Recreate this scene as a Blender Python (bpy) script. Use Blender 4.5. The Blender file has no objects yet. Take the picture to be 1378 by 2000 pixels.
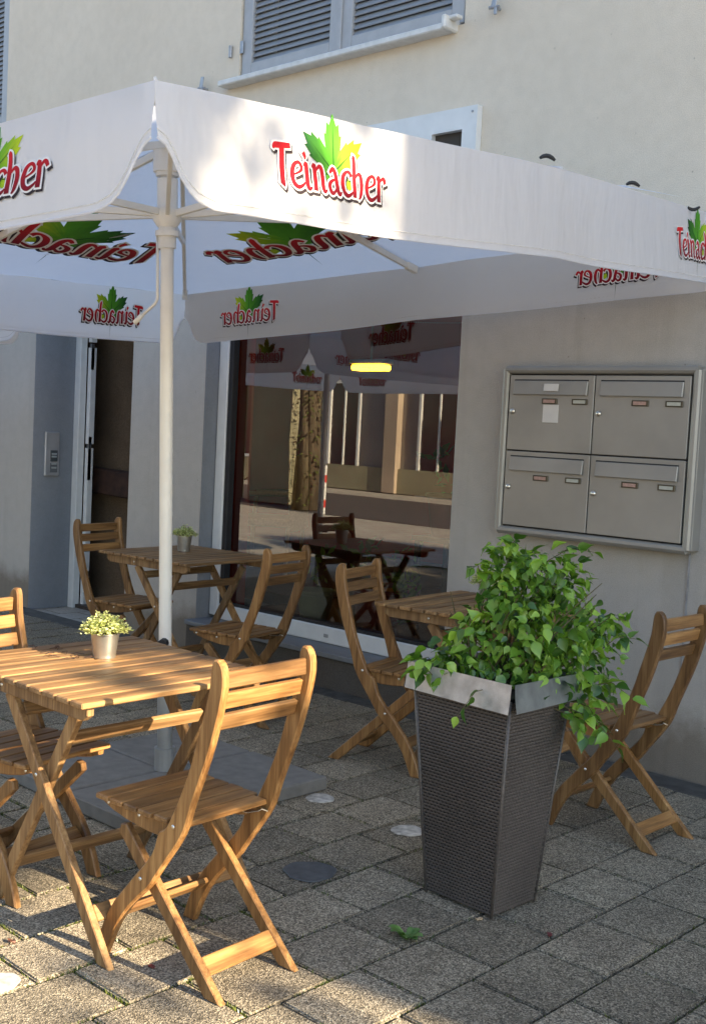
import bpy, bmesh, math, random
from mathutils import Vector, Matrix, noise
import numpy as np
random.seed(7)
R = math.radians
SC = bpy.context.scene
COL = SC.collection

# ------------------------------------------------------------------ camera
cam_d = bpy.data.cameras.new('camera'); cam = bpy.data.objects.new('camera', cam_d); COL.objects.link(cam)
PITCH, ROLL, YAW, CAMH = 0.069038, 0.050683, -0.755444, 1.45
fw = Vector((math.cos(PITCH)*math.sin(YAW), math.cos(PITCH)*math.cos(YAW), -math.sin(PITCH)))
rt = fw.cross(Vector((0, 0, 1))).normalized(); up = rt.cross(fw)
r2 = math.cos(ROLL)*rt + math.sin(ROLL)*up; u2 = -math.sin(ROLL)*rt + math.cos(ROLL)*up
M = Matrix((r2, u2, -fw)).transposed().to_4x4(); M.translation = Vector((0, 0, CAMH))
cam.matrix_world = M
cam_d.sensor_fit = 'VERTICAL'; cam_d.sensor_height = 24.0; cam_d.lens = 24.0*2270.8/2000.0
cam_d.clip_start = 0.05; cam_d.clip_end = 900
SC.camera = cam

# ------------------------------------------------------------------ sky, sun, exposure
SUN = Vector((2.3, 0.4, 1.0)).normalized()
world = bpy.data.worlds.new('World'); SC.world = world; world.use_nodes = True
wn = world.node_tree.nodes; wl = world.node_tree.links
sky = wn.new('ShaderNodeTexSky'); sky.sky_type = 'NISHITA'; sky.sun_disc = False
sky.sun_elevation = math.asin(SUN.z); sky.sun_rotation = math.atan2(SUN.x, SUN.y)
sky.air_density = 1.0; sky.dust_density = 0.5; sky.ozone_density = 1.6
wn['Background'].inputs['Strength'].default_value = 0.11
wl.new(sky.outputs[0], wn['Background'].inputs['Color'])
sd = bpy.data.lights.new('sun', 'SUN'); sun = bpy.data.objects.new('sun', sd); COL.objects.link(sun)
sd.energy = 5.0; sd.angle = R(0.5); sd.color = (1.0, 0.82, 0.57)
sun.rotation_euler = SUN.to_track_quat('Z', 'Y').to_euler()
SC.view_settings.view_transform = 'Standard'; SC.view_settings.look = 'None'
SC.view_settings.exposure = 2.0; SC.view_settings.gamma = 1.0; SC.view_settings.use_curve_mapping = False
SC.render.engine = 'CYCLES'
SC.cycles.max_bounces = 8; SC.cycles.transparent_max_bounces = 12
SC.cycles.caustics_reflective = False; SC.cycles.caustics_refractive = False
SC.cycles.use_denoising = True

# ------------------------------------------------------------------ helpers
def tag(o, label=None, cat=None, group=None, kind=None):
    if label: o['label'] = label
    if cat: o['category'] = cat
    if group: o['group'] = group
    if kind: o['kind'] = kind
    return o

def empty(name, loc=(0, 0, 0), rz=0.0):
    o = bpy.data.objects.new(name, None); COL.objects.link(o)
    o.location = loc; o.rotation_euler = (0, 0, rz); o.empty_display_size = 0.1
    return o

def link(name, me, parent=None):
    o = bpy.data.objects.new(name, me); COL.objects.link(o)
    if parent is not None: o.parent = parent
    return o

def copy_tree(o, parent=None):
    c = o.copy(); COL.objects.link(c)
    if parent is not None: c.parent = parent
    for ch in list(o.children): copy_tree(ch, c)
    return c

class MB:
    """collects geometry for one mesh; keeps a grain coordinate and a print colour per vertex"""
    def __init__(s): s.v = []; s.f = []; s.g = []; s.c = []
    def add(s, verts, faces, grain=None, cols=None):
        n = len(s.v); s.v += [tuple(v) for v in verts]
        s.f += [tuple(n+i for i in f) for f in faces]
        s.g += [tuple(x) for x in (grain if grain is not None else verts)]
        s.c += [tuple(x) for x in cols] if cols is not None else [(1, 1, 1, 1)]*len(verts)
    def box(s, c, d, m=None, bev=0.0, grain_axis=0):
        bm = bmesh.new(); bmesh.ops.create_cube(bm, size=1.0)
        for v in bm.verts: v.co = Vector((v.co.x*d[0], v.co.y*d[1], v.co.z*d[2]))
        if bev > 0: bmesh.ops.bevel(bm, geom=list(bm.edges), offset=bev, segments=1, affect='EDGES', profile=0.5)
        s.bm(bm, c, m, grain_axis)
    def bm(s, bm, c=(0, 0, 0), m=None, grain_axis=0):
        bm.verts.index_update()
        vs = [v.co.copy() for v in bm.verts]
        go = Vector((random.random()*7, random.random()*7, random.random()*7))
        gr = []
        for v in vs:
            a = [v.x, v.y, v.z]
            a = a[grain_axis:]+a[:grain_axis]
            gr.append((a[0]+go.x, a[1]+go.y, a[2]+go.z))
        if m is not None: vs = [m @ v for v in vs]
        vs = [v+Vector(c) for v in vs]
        s.add(vs, [[v.index for v in f.verts] for f in bm.faces], gr); bm.free()
    def bar(s, a, b, w, h, bev=0.0, upv=(0, 0, 1)):
        a = Vector(a); b = Vector(b); x = (b-a); L = x.length; x.normalize()
        y = Vector(upv).cross(x)
        if y.length < 1e-4: y = Vector((0, 1, 0)).cross(x)
        y.normalize(); z = x.cross(y)
        s.box((a+b)/2, (L, w, h), Matrix((x, y, z)).transposed(), bev)
    def tube(s, pts, rad, n=10, cap=True):
        pts = [Vector(p) for p in pts]; k = len(pts)
        rr = rad if isinstance(rad, (list, tuple)) else [rad]*k
        vs = []; fs = []; prev = None
        for i, p in enumerate(pts):
            t = (pts[min(i+1, k-1)]-pts[max(i-1, 0)]).normalized()
            if prev is None:
                u = t.orthogonal().normalized()
            else:
                u = (prev-t*prev.dot(t)).normalized()
            prev = u; w = t.cross(u)
            for j in range(n):
                a = 2*math.pi*j/n
                vs.append(p+rr[i]*(math.cos(a)*u+math.sin(a)*w))
        for i in range(k-1):
            for j in range(n):
                fs.append((i*n+j, i*n+(j+1) % n, (i+1)*n+(j+1) % n, (i+1)*n+j))
        if cap: fs += [tuple(range(n-1, -1, -1)), tuple((k-1)*n+j for j in range(n))]
        s.add(vs, fs)
    def lathe(s, prof, c=(0, 0, 0), n=24, m=None):
        vs = []; fs = []; k = len(prof)
        for r, z in prof:
            for j in range(n):
                a = 2*math.pi*j/n
                v = Vector((r*math.cos(a), r*math.sin(a), z))
                if m is not None: v = m @ v
                vs.append(v+Vector(c))
        for i in range(k-1):
            for j in range(n): fs.append((i*n+j, i*n+(j+1) % n, (i+1)*n+(j+1) % n, (i+1)*n+j))
        s.add(vs, fs)
    def build(s, name, mat, parent=None, smooth=False, auto=None):
        me = bpy.data.meshes.new(name); me.from_pydata(s.v, [], s.f); me.update()
        at = me.attributes.new('grain', 'FLOAT_VECTOR', 'POINT'); at.data.foreach_set('vector', [x for g in s.g for x in g])
        ca = me.attributes.new('print', 'FLOAT_COLOR', 'POINT'); ca.data.foreach_set('color', [x for g in s.c for x in (tuple(g)+(1,))[:4]])
        if mat: me.materials.append(mat)
        if smooth: me.polygons.foreach_set('use_smooth', [True]*len(me.polygons))
        if auto is not None:
            try: me.set_sharp_from_angle(angle=R(auto))
            except Exception: pass
        return link(name, me, parent)

def part(name, mat, parent, fn, smooth=False, auto=None):
    m = MB(); fn(m); return m.build(name, mat, parent, smooth, auto)

# ------------------------------------------------------------------ materials
def mat(name):
    m = bpy.data.materials.new(name); m.use_nodes = True
    nt = m.node_tree; b = nt.nodes['Principled BSDF']
    return m, nt, b
def N(nt, t, **kw):
    n = nt.nodes.new(t)
    for k, v in kw.items():
        if k in n.inputs: n.inputs[k].default_value = v
        else: setattr(n, k, v)
    return n
def ramp(nt, src, stops):
    r = nt.nodes.new('ShaderNodeValToRGB'); e = r.color_ramp.elements
    while len(e) < len(stops): e.new(0.5)
    for el, (p, c) in zip(e, stops): el.position = p; el.color = (*c, 1) if len(c) == 3 else c
    nt.links.new(src, r.inputs[0]); return r
def mixc(nt, a, b, f, mode='MIX'):
    n = nt.nodes.new('ShaderNodeMix'); n.data_type = 'RGBA'; n.blend_type = mode
    for sock, val in ((6, a), (7, b), (0, f)):
        if hasattr(val, 'is_output') or hasattr(val, 'links'): nt.links.new(val, n.inputs[sock])
        else: n.inputs[sock].default_value = val if sock == 0 else (*val, 1)
    return n.outputs[2]
def bump(nt, b, h, strength, dist):
    n = nt.nodes.new('ShaderNodeBump'); n.inputs['Strength'].default_value = strength; n.inputs['Distance'].default_value = dist
    nt.links.new(h, n.inputs['Height']); nt.links.new(n.outputs[0], b.inputs['Normal'])
def tex(nt, kind='Object'):
    return nt.nodes.new('ShaderNodeTexCoord').outputs[kind]
def noise_n(nt, co, scale, detail=4, rough=0.5):
    n = N(nt, 'ShaderNodeTexNoise', Scale=scale, Detail=detail, Roughness=rough)
    if co is not None: nt.links.new(co, n.inputs['Vector'])
    return n.outputs['Fac']
def plain(name, col, rough=0.5, metal=0.0, var=0.12, scale=9.0, bumpd=0.0):
    m, nt, b = mat(name); co = tex(nt)
    f = noise_n(nt, co, scale, 5)
    dark = tuple(c*(1-var) for c in col); light = tuple(min(1, c*(1+var)) for c in col)
    r = ramp(nt, f, [(0.3, dark), (0.7, light)])
    nt.links.new(r.outputs[0], b.inputs['Base Color'])
    b.inputs['Roughness'].default_value = rough; b.inputs['Metallic'].default_value = metal
    if bumpd: bump(nt, b, noise_n(nt, co, scale*12, 3), 0.5, bumpd)
    return m

def wood_mat(name, c1, c2, c3, rough=0.42):
    m, nt, b = mat(name)
    at = nt.nodes.new('ShaderNodeAttribute'); at.attribute_name = 'grain'
    oi = nt.nodes.new('ShaderNodeObjectInfo')
    add = nt.nodes.new('ShaderNodeVectorMath'); add.operation = 'ADD'
    sc = nt.nodes.new('ShaderNodeVectorMath'); sc.operation = 'SCALE'; sc.inputs[3].default_value = 13.0
    comb = nt.nodes.new('ShaderNodeCombineXYZ')
    for i in range(3): nt.links.new(oi.outputs['Random'], comb.inputs[i])
    nt.links.new(comb.outputs[0], sc.inputs[0]); nt.links.new(at.outputs['Vector'], add.inputs[0]); nt.links.new(sc.outputs[0], add.inputs[1])
    mp = nt.nodes.new('ShaderNodeMapping'); mp.inputs['Scale'].default_value = (2.2, 26, 26); nt.links.new(add.outputs[0], mp.inputs[0])
    g1 = noise_n(nt, mp.outputs[0], 1.6, 6, 0.62)
    mp2 = nt.nodes.new('ShaderNodeMapping'); mp2.inputs['Scale'].default_value = (6, 190, 190); nt.links.new(add.outputs[0], mp2.inputs[0])
    g2 = noise_n(nt, mp2.outputs[0], 1.0, 3, 0.5)
    mp3 = nt.nodes.new('ShaderNodeMapping'); mp3.inputs['Scale'].default_value = (1.2, 5, 5); nt.links.new(add.outputs[0], mp3.inputs[0])
    g3 = noise_n(nt, mp3.outputs[0], 1.5, 2)
    r = ramp(nt, g1, [(0.28, c1), (0.48, c2), (0.72, c3)])
    r2_ = ramp(nt, g2, [(0.35, (0.62, 0.55, 0.5)), (0.6, (1, 1, 1))])
    col = mixc(nt, r.outputs[0], r2_.outputs[0], 0.7, 'MULTIPLY')
    r3 = ramp(nt, g3, [(0.3, (0.78, 0.74, 0.7)), (0.7, (1.12, 1.1, 1.05))])
    col = mixc(nt, col, r3.outputs[0], 0.9, 'MULTIPLY')
    # per-piece tone
    r4 = ramp(nt, oi.outputs['Random'], [(0.0, (0.60, 0.60, 0.62)), (0.3, (0.86, 0.86, 0.88)), (0.6, (1, 0.97, 0.92)), (1.0, (1.28, 1.2, 1.06))])
    col = mixc(nt, col, r4.outputs[0], 0.85, 'MULTIPLY')
    nt.links.new(col, b.inputs['Base Color'])
    b.inputs['Roughness'].default_value = rough; b.inputs['Specular IOR Level'].default_value = 0.4
    bump(nt, b, g2, 0.25, 0.0008)
    return m

WOOD = wood_mat('oiled acacia', (0.13, 0.065, 0.025), (0.275, 0.15, 0.058), (0.44, 0.27, 0.12))
WOOD_T = wood_mat('weathered acacia', (0.14, 0.078, 0.036), (0.285, 0.17, 0.078), (0.45, 0.30, 0.15), 0.5)

def stucco(name, col, var=0.03, gscale=260, d=0.003, splash=False):
    m, nt, b = mat(name); co = tex(nt)
    f1 = noise_n(nt, co, 1.1, 5, 0.6); f2 = noise_n(nt, co, gscale, 2, 0.6); f3 = noise_n(nt, co, 14, 5, 0.65)
    dk = tuple(c*(1-var*1.6) for c in col); lt = tuple(c*(1+var) for c in col)
    c = ramp(nt, f1, [(0.3, dk), (0.7, lt)]).outputs[0]
    c = mixc(nt, c, ramp(nt, f3, [(0.3, (0.92, 0.915, 0.905)), (0.62, (1.02, 1.02, 1.02))]).outputs[0], 0.6, 'MULTIPLY')
    c = mixc(nt, c, ramp(nt, f2, [(0.3, (0.70, 0.69, 0.68)), (0.65, (1.05, 1.05, 1.05))]).outputs[0], 0.75, 'MULTIPLY')
    # sparse dark pits
    vo = N(nt, 'ShaderNodeTexVoronoi', Scale=9.0); nt.links.new(co, vo.inputs['Vector'])
    pit = ramp(nt, vo.outputs['Distance'], [(0.015, (0.55, 0.53, 0.5)), (0.05, (1, 1, 1))]).outputs[0]
    c = mixc(nt, c, pit, 0.8, 'MULTIPLY')
    if splash:      # splash-back dirt and drips: irregular stains, strongest on the lowest hand's breadth
        sx = nt.nodes.new('ShaderNodeSeparateXYZ'); nt.links.new(co, sx.inputs[0])
        md = nt.nodes.new('ShaderNodeMath'); md.operation = 'MULTIPLY_ADD'; md.inputs[1].default_value = -0.30; nt.links.new(noise_n(nt, co, 4.5, 6, 0.7), md.inputs[0]); nt.links.new(sx.outputs[2], md.inputs[2])
        c = mixc(nt, c, ramp(nt, md.outputs[0], [(0.0, (0.42, 0.37, 0.31)), (0.16, (1, 1, 1))]).outputs[0], 0.8, 'MULTIPLY')
        mp = nt.nodes.new('ShaderNodeMapping'); mp.inputs['Scale'].default_value = (7, 7, .35); nt.links.new(co, mp.inputs[0])
        c = mixc(nt, c, ramp(nt, noise_n(nt, mp.outputs[0], 1.5, 4, .6), [(0.32, (0.86, 0.85, 0.83)), (0.5, (1, 1, 1))]).outputs[0], 0.5, 'MULTIPLY')
    nt.links.new(c, b.inputs['Base Color']); b.inputs['Roughness'].default_value = 0.95; b.inputs['Specular IOR Level'].default_value = 0.15
    h = nt.nodes.new('ShaderNodeMath'); h.operation = 'ADD'; nt.links.new(f2, h.inputs[0]); nt.links.new(f3, h.inputs[1])
    bump(nt, b, h.outputs[0], 0.8, d)
    return m

PLASTER = stucco('cream render', (0.80, 0.70, 0.565))
PLASTER_SHADED = stucco('shade-darkened render', (0.50, 0.462, 0.415), splash=True)  # umbrella shade put into the wall colour, with splash dirt on top
PLASTER_GREY = stucco('grey painted reveal', (0.26, 0.275, 0.30), 0.05, 320, 0.001)
SLABG = plain('grey steel socket', (0.30, 0.31, 0.31), 0.45, 0.3, 0.1, 12)
PLINTH = stucco('dark plinth render', (0.13, 0.115, 0.10), 0.12, 180, 0.003)
KERB = plain('dark kerb concrete', (.075, .07, .062), .95, 0, .35, 14, .004)
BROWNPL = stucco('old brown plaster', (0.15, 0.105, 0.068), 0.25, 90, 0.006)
OLIVEPL = stucco('opposite olive render', (0.36, 0.34, 0.23), 0.12, 60, 0.02)
PEACHPL = stucco('opposite peach render', (0.52, 0.42, 0.32), 0.08, 120, 0.003)
OPPPL = stucco('opposite grey render', (0.34, 0.31, 0.27), 0.1, 120, 0.003)
SHUT = plain('grey shutter paint', (0.25, 0.265, 0.285), 0.5, 0, 0.08, 14)
SHUTF = plain('light grey shutter frame', (0.38, 0.38, 0.385), 0.5, 0, 0.07, 14)
WHITEP = plain('white lacquer', (0.72, 0.72, 0.70), 0.35, 0, 0.05, 12)
SILLW = plain('white sill', (0.66, 0.65, 0.62), 0.5, 0, 0.1, 20)
STEELP = plain('cream coated steel', (0.80, 0.77, 0.70), 0.32, 0, 0.05, 8)
ZINC = plain('zinc bracket', (0.36, 0.37, 0.39), 0.5, 0.6, 0.2, 30)
BLACK = plain('black rubber', (0.012, 0.012, 0.014), 0.6, 0, 0.2, 20)
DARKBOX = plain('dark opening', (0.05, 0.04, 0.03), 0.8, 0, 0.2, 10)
MBOX = plain('mailbox grey bronze', (0.32, 0.302, 0.27), 0.40, 0.3, 0.10, 3.5)
MBFR = plain('mailbox frame aluminium', (0.31, 0.295, 0.265), 0.42, 0.35, 0.06, 6)
STICK = plain('white paper sticker', (0.66, 0.63, 0.59), 0.7, 0, 0.04, 20)
REDTAG = plain('pinkish name tag', (0.42, 0.26, 0.21), 0.6, 0, 0.2, 90)
PALETAG = plain('pale name tag', (0.46, 0.46, 0.39), 0.6, 0, 0.1, 60)
STEEL = plain('bright steel', (0.75, 0.72, 0.66), 0.28, 1.0, 0.08, 30)
GALV = plain('galvanised steel', (0.55, 0.565, 0.58), 0.46, 0.7, 0.25, 20, 0.0015)
POTZ = plain('zinc bucket', (0.50, 0.49, 0.45), 0.36, 0.85, 0.16, 22, 0.0004)
SOIL = plain('potting soil', (0.022, 0.017, 0.012), 0.95, 0, 0.4, 40, 0.004)
SLABM = plain('grey concrete slab', (0.19, 0.182, 0.168), 0.9, 0, 0.16, 18, 0.002)
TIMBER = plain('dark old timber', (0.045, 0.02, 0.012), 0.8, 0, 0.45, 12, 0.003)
REDW = plain('red interior wall', (0.55, 0.035, 0.035), 0.7, 0, 0.1, 4)
INTW = plain('cream interior wall', (0.30, 0.24, 0.19), 0.8, 0, 0.1, 4)
INTFL = plain('dark interior floor', (0.06, 0.045, 0.035), 0.5, 0, 0.2, 6)
GREENPOT = plain('pale green pot', (0.36, 0.44, 0.24), 0.45, 0, 0.06, 10)
REDPOT = plain('dark red pot', (0.20, 0.016, 0.018), 0.4, 0, 0.15, 10)
WICKW = plain('white wicker', (0.62, 0.55, 0.47), 0.7, 0, 0.2, 60, 0.003)
def bark_mat():
    m, nt, b = mat('bark'); co = tex(nt)
    mp = nt.nodes.new('ShaderNodeMapping'); mp.inputs['Scale'].default_value = (16, 16, 1.2); nt.links.new(co, mp.inputs[0])
    f = noise_n(nt, mp.outputs[0], 1.6, 6, .65)
    nt.links.new(ramp(nt, f, [(.3, (.05, .038, .024)), (.7, (.17, .14, .09))]).outputs[0], b.inputs['Base Color']); b.inputs['Roughness'].default_value = .95
    bump(nt, b, f, .8, .03); return m
BARK = bark_mat()
VINE = plain('vine leaf', (0.09, 0.11, 0.025), 0.7, 0, 0.4, 20)
GUMW = plain('worn white paint disc', (0.50, 0.475, 0.43), 0.85, 0, 0.45, 34, 0.002)
GUMD = plain('dark worn disc', (0.085, 0.09, 0.095), 0.6, 0, 0.25, 26, 0.001)

def emis(name, col, s):
    m, nt, b = mat(name); b.inputs['Base Color'].default_value = (*col, 1)
    b.inputs['Emission Color'].default_value = (*col, 1); b.inputs['Emission Strength'].default_value = s
    return m
LAMP = emis('warm lamp diffuser', (1.0, 0.50, 0.02), 4.5)

def paver_mat():
    m, nt, b = mat('exposed aggregate concrete')
    geo = nt.nodes.new('ShaderNodeNewGeometry'); oi = nt.nodes.new('ShaderNodeObjectInfo'); co = geo.outputs['Position']
    vo = N(nt, 'ShaderNodeTexVoronoi', Scale=245.0); nt.links.new(co, vo.inputs['Vector'])
    gray = nt.nodes.new('ShaderNodeRGBToBW'); nt.links.new(vo.outputs['Color'], gray.inputs[0])
    c = ramp(nt, gray.outputs[0], [(0.20, (0.108, 0.096, 0.074)), (0.42, (0.235, 0.208, 0.162)), (0.62, (0.325, 0.288, 0.225)), (0.84, (0.55, 0.49, 0.385))]).outputs[0]
    f = noise_n(nt, co, 3.5, 5, 0.6)
    c = mixc(nt, c, ramp(nt, f, [(0.3, (0.72, 0.70, 0.68)), (0.7, (1.12, 1.1, 1.06))]).outputs[0], 0.85, 'MULTIPLY')
    f2 = noise_n(nt, co, 17, 4, 0.7)
    c = mixc(nt, c, ramp(nt, f2, [(0.32, (0.68, 0.66, 0.62)), (0.5, (1, 1, 1))]).outputs[0], 0.6, 'MULTIPLY')
    c = mixc(nt, c, ramp(nt, oi.outputs['Random'], [(0, (0.72, 0.71, 0.69)), (1, (1.18, 1.16, 1.13))]).outputs[0], 0.9, 'MULTIPLY')
    nt.links.new(c, b.inputs['Base Color']); b.inputs['Roughness'].default_value = 0.85; b.inputs['Specular IOR Level'].default_value = 0.25
    bump(nt, b, vo.outputs['Distance'], 0.7, 0.0035)
    return m
PAVER = paver_mat()

def joint_mat():
    m, nt, b = mat('mossy joint filling'); co = tex(nt)
    f = noise_n(nt, co, 4.0, 5, 0.7); g = noise_n(nt, co, 120, 3, 0.6)
    c = ramp(nt, f, [(0.42, (0.032, 0.029, 0.02)), (0.52, (0.075, 0.09, 0.022)), (0.68, (0.16, 0.19, 0.03))]).outputs[0]
    c = mixc(nt, c, ramp(nt, g, [(0.3, (0.5, 0.5, 0.5)), (0.7, (1.2, 1.2, 1.2))]).outputs[0], 0.8, 'MULTIPLY')
    nt.links.new(c, b.inputs['Base Color']); b.inputs['Roughness'].default_value = 1.0; b.inputs['Specular IOR Level'].default_value = 0.1
    bump(nt, b, g, 0.8, 0.006)
    return m
JOINT = joint_mat()

def far_ground_mat():
    m, nt, b = mat('distant paving'); co = tex(nt)
    br = nt.nodes.new('ShaderNodeTexBrick'); br.inputs['Scale'].default_value = 1.0
    br.inputs['Brick Width'].default_value = 0.2918; br.inputs['Row Height'].default_value = 0.2415; br.inputs['Mortar Size'].default_value = 0.006
    br.inputs['Color1'].default_value = (0.40, 0.365, 0.31, 1); br.inputs['Color2'].default_value = (0.48, 0.44, 0.375, 1); br.inputs['Mortar'].default_value = (0.16, 0.15, 0.11, 1)
    mp = nt.nodes.new('ShaderNodeMapping'); mp.inputs['Rotation'].default_value = (0, 0, R(90)); nt.links.new(co, mp.inputs[0]); nt.links.new(mp.outputs[0], br.inputs[0])
    g = noise_n(nt, co, 60, 3)
    c = mixc(nt, br.outputs[0], ramp(nt, g, [(0.3, (0.7, 0.7, 0.7)), (0.7, (1.2, 1.2, 1.2))]).outputs[0], 0.7, 'MULTIPLY')
    nt.links.new(c, b.inputs['Base Color']); b.inputs['Roughness'].default_value = 0.9
    return m
FARG = far_ground_mat()

def glass_mat():
    m = bpy.data.materials.new('double glazing'); m.use_nodes = True; nt = m.node_tree
    for n in list(nt.nodes): nt.nodes.remove(n)
    out = nt.nodes.new('ShaderNodeOutputMaterial'); mx = nt.nodes.new('ShaderNodeMixShader')
    gl = nt.nodes.new('ShaderNodeBsdfGlossy'); gl.inputs['Roughness'].default_value = 0.0; gl.inputs['Color'].default_value = (1.0, 0.98, 0.94, 1)
    tr = nt.nodes.new('ShaderNodeBsdfTransparent'); tr.inputs[0].default_value = (0.80, 0.84, 0.82, 1)
    fr = nt.nodes.new('ShaderNodeFresnel'); fr.inputs[0].default_value = 2.35
    nt.links.new(fr.outputs[0], mx.inputs[0]); nt.links.new(tr.outputs[0], mx.inputs[1]); nt.links.new(gl.outputs[0], mx.inputs[2]); nt.links.new(mx.outputs[0], out.inputs[0])
    return m
GLASS = glass_mat()

def cloth_mat():
    m = bpy.data.materials.new('white awning cloth'); m.use_nodes = True; nt = m.node_tree
    b = nt.nodes['Principled BSDF']; out = nt.nodes['Material Output']
    co = tex(nt); f = noise_n(nt, co, 2.2, 4, 0.6); f2 = noise_n(nt, co, 22, 5, 0.7)
    c = ramp(nt, f, [(0.3, (0.82, 0.815, 0.82)), (0.7, (0.88, 0.875, 0.88))]).outputs[0]
    c = mixc(nt, c, ramp(nt, f2, [(0.27, (0.85, 0.83, 0.79)), (0.42, (1, 1, 1))]).outputs[0], 0.4, 'MULTIPLY')
    nt.links.new(c, b.inputs['Base Color']); b.inputs['Roughness'].default_value = 0.8; b.inputs['Specular IOR Level'].default_value = 0.2
    mpw = nt.nodes.new('ShaderNodeMapping'); mpw.inputs['Scale'].default_value = (3.2, 3.2, 0.9); mpw.inputs['Rotation'].default_value = (0.2, 0.35, 0.1); nt.links.new(co, mpw.inputs[0])
    f3 = noise_n(nt, mpw.outputs[0], 2.6, 3, 0.55); bump(nt, b, f3, 0.55, 0.03)
    t = nt.nodes.new('ShaderNodeBsdfTranslucent'); t.inputs[0].default_value = (0.82, 0.83, 0.88, 1)
    mx = nt.nodes.new('ShaderNodeMixShader'); mx.inputs[0].default_value = 0.58
    nt.links.new(b.outputs[0], mx.inputs[1]); nt.links.new(t.outputs[0], mx.inputs[2]); nt.links.new(mx.outputs[0], out.inputs[0])
    return m
CLOTH = cloth_mat()

STITCH = plain('stitched seam', (.62, .61, .60), .9, 0, .15, 60)
def print_mat():
    m, nt, b = mat('printed ink')
    a = nt.nodes.new('ShaderNodeAttribute'); a.attribute_name = 'print'
    co = tex(nt); f = noise_n(nt, co, 30, 4, 0.6)
    c = mixc(nt, a.outputs['Color'], ramp(nt, f, [(0.3, (0.8, 0.8, 0.8)), (0.7, (1.1, 1.1, 1.1))]).outputs[0], 0.5, 'MULTIPLY')
    nt.links.new(c, b.inputs['Base Color']); b.inputs['Roughness'].default_value = 0.75; b.inputs['Specular IOR Level'].default_value = 0.2
    return m
INK = print_mat()

def leaf_mat(name, c1, c2, c3, tr=0.3):
    m = bpy.data.materials.new(name); m.use_nodes = True; nt = m.node_tree
    b = nt.nodes['Principled BSDF']; out = nt.nodes['Material Output']
    oi = nt.nodes.new('ShaderNodeObjectInfo'); at = nt.nodes.new('ShaderNodeAttribute'); at.attribute_name = 'print'
    sep = nt.nodes.new('ShaderNodeSeparateColor'); nt.links.new(at.outputs['Color'], sep.inputs[0])
    ad = nt.nodes.new('ShaderNodeMath'); ad.operation = 'ADD'; nt.links.new(sep.outputs[0], ad.inputs[0]); nt.links.new(oi.outputs['Random'], ad.inputs[1])
    fr = nt.nodes.new('ShaderNodeMath'); fr.operation = 'FRACT'; nt.links.new(ad.outputs[0], fr.inputs[0])
    c = ramp(nt, fr.outputs[0], [(0.0, c1), (0.5, c2), (1.0, c3)]).outputs[0]
    nt.links.new(c, b.inputs['Base Color']); b.inputs['Roughness'].default_value = 0.33; b.inputs['Specular IOR Level'].default_value = 0.6
    t = nt.nodes.new('ShaderNodeBsdfTranslucent')
    c2_ = mixc(nt, c, (1.0, 1.25, 0.4), 0.9, 'MULTIPLY'); nt.links.new(c2_, t.inputs[0])
    mx = nt.nodes.new('ShaderNodeMixShader'); mx.inputs[0].default_value = tr
    nt.links.new(b.outputs[0], mx.inputs[1]); nt.links.new(t.outputs[0], mx.inputs[2]); nt.links.new(mx.outputs[0], out.inputs[0])
    return m
LEAF = leaf_mat('shrub leaf', (0.035, 0.095, 0.018), (0.15, 0.30, 0.03), (0.32, 0.50, 0.07))
HERB = leaf_mat('pale herb leaf', (0.42, 0.46, 0.16), (0.62, 0.64, 0.28), (0.78, 0.78, 0.46), 0.3)
TREEL = leaf_mat('street tree leaf', (0.03, 0.06, 0.012), (0.05, 0.09, 0.018), (0.08, 0.13, 0.03), 0.3)
MOSS = leaf_mat('joint moss', (0.06, 0.085, 0.015), (0.11, 0.14, 0.02), (0.18, 0.21, 0.035), 0.2)
WEEDL = leaf_mat('weed leaf', (0.10, 0.20, 0.05), (0.15, 0.28, 0.075), (0.22, 0.36, 0.11), 0.2)
STEM = plain('twig', (0.10, 0.085, 0.035), 0.8, 0, 0.3, 40)

def wicker_mat():
    m, nt, b = mat('brown resin wicker'); co = tex(nt)
    f = noise_n(nt, co, 3, 4); g = noise_n(nt, co, 140, 2)
    c = ramp(nt, f, [(0.3, (0.066, 0.058, 0.052)), (0.7, (0.112, 0.098, 0.088))]).outputs[0]
    c = mixc(nt, c, ramp(nt, g, [(0.3, (0.6, 0.6, 0.6)), (0.7, (1.35, 1.3, 1.3))]).outputs[0], 0.8, 'MULTIPLY')
    nt.links.new(c, b.inputs['Base Color']); b.inputs['Roughness'].default_value = 0.42
    return m
WICK = wicker_mat()

# ================================================================== SETTING
part('ground', FARG, None, lambda m: m.add([(-300, -300, -0.022), (300, -300, -0.022), (300, 300, -0.022), (-300, 300, -0.022)], [(0, 1, 2, 3)]))['kind'] = 'structure'
WY = 4.70; KS = WY/4.62
def fx(x): return x*KS
def fz(z): return CAMH+(z-CAMH)*KS

pavement = part('pavement', JOINT, None, lambda m: m.box((-4.095, 2.07, -0.0155), (8.45, 4.85, 0.007)))
pavement['kind'] = 'structure'
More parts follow.
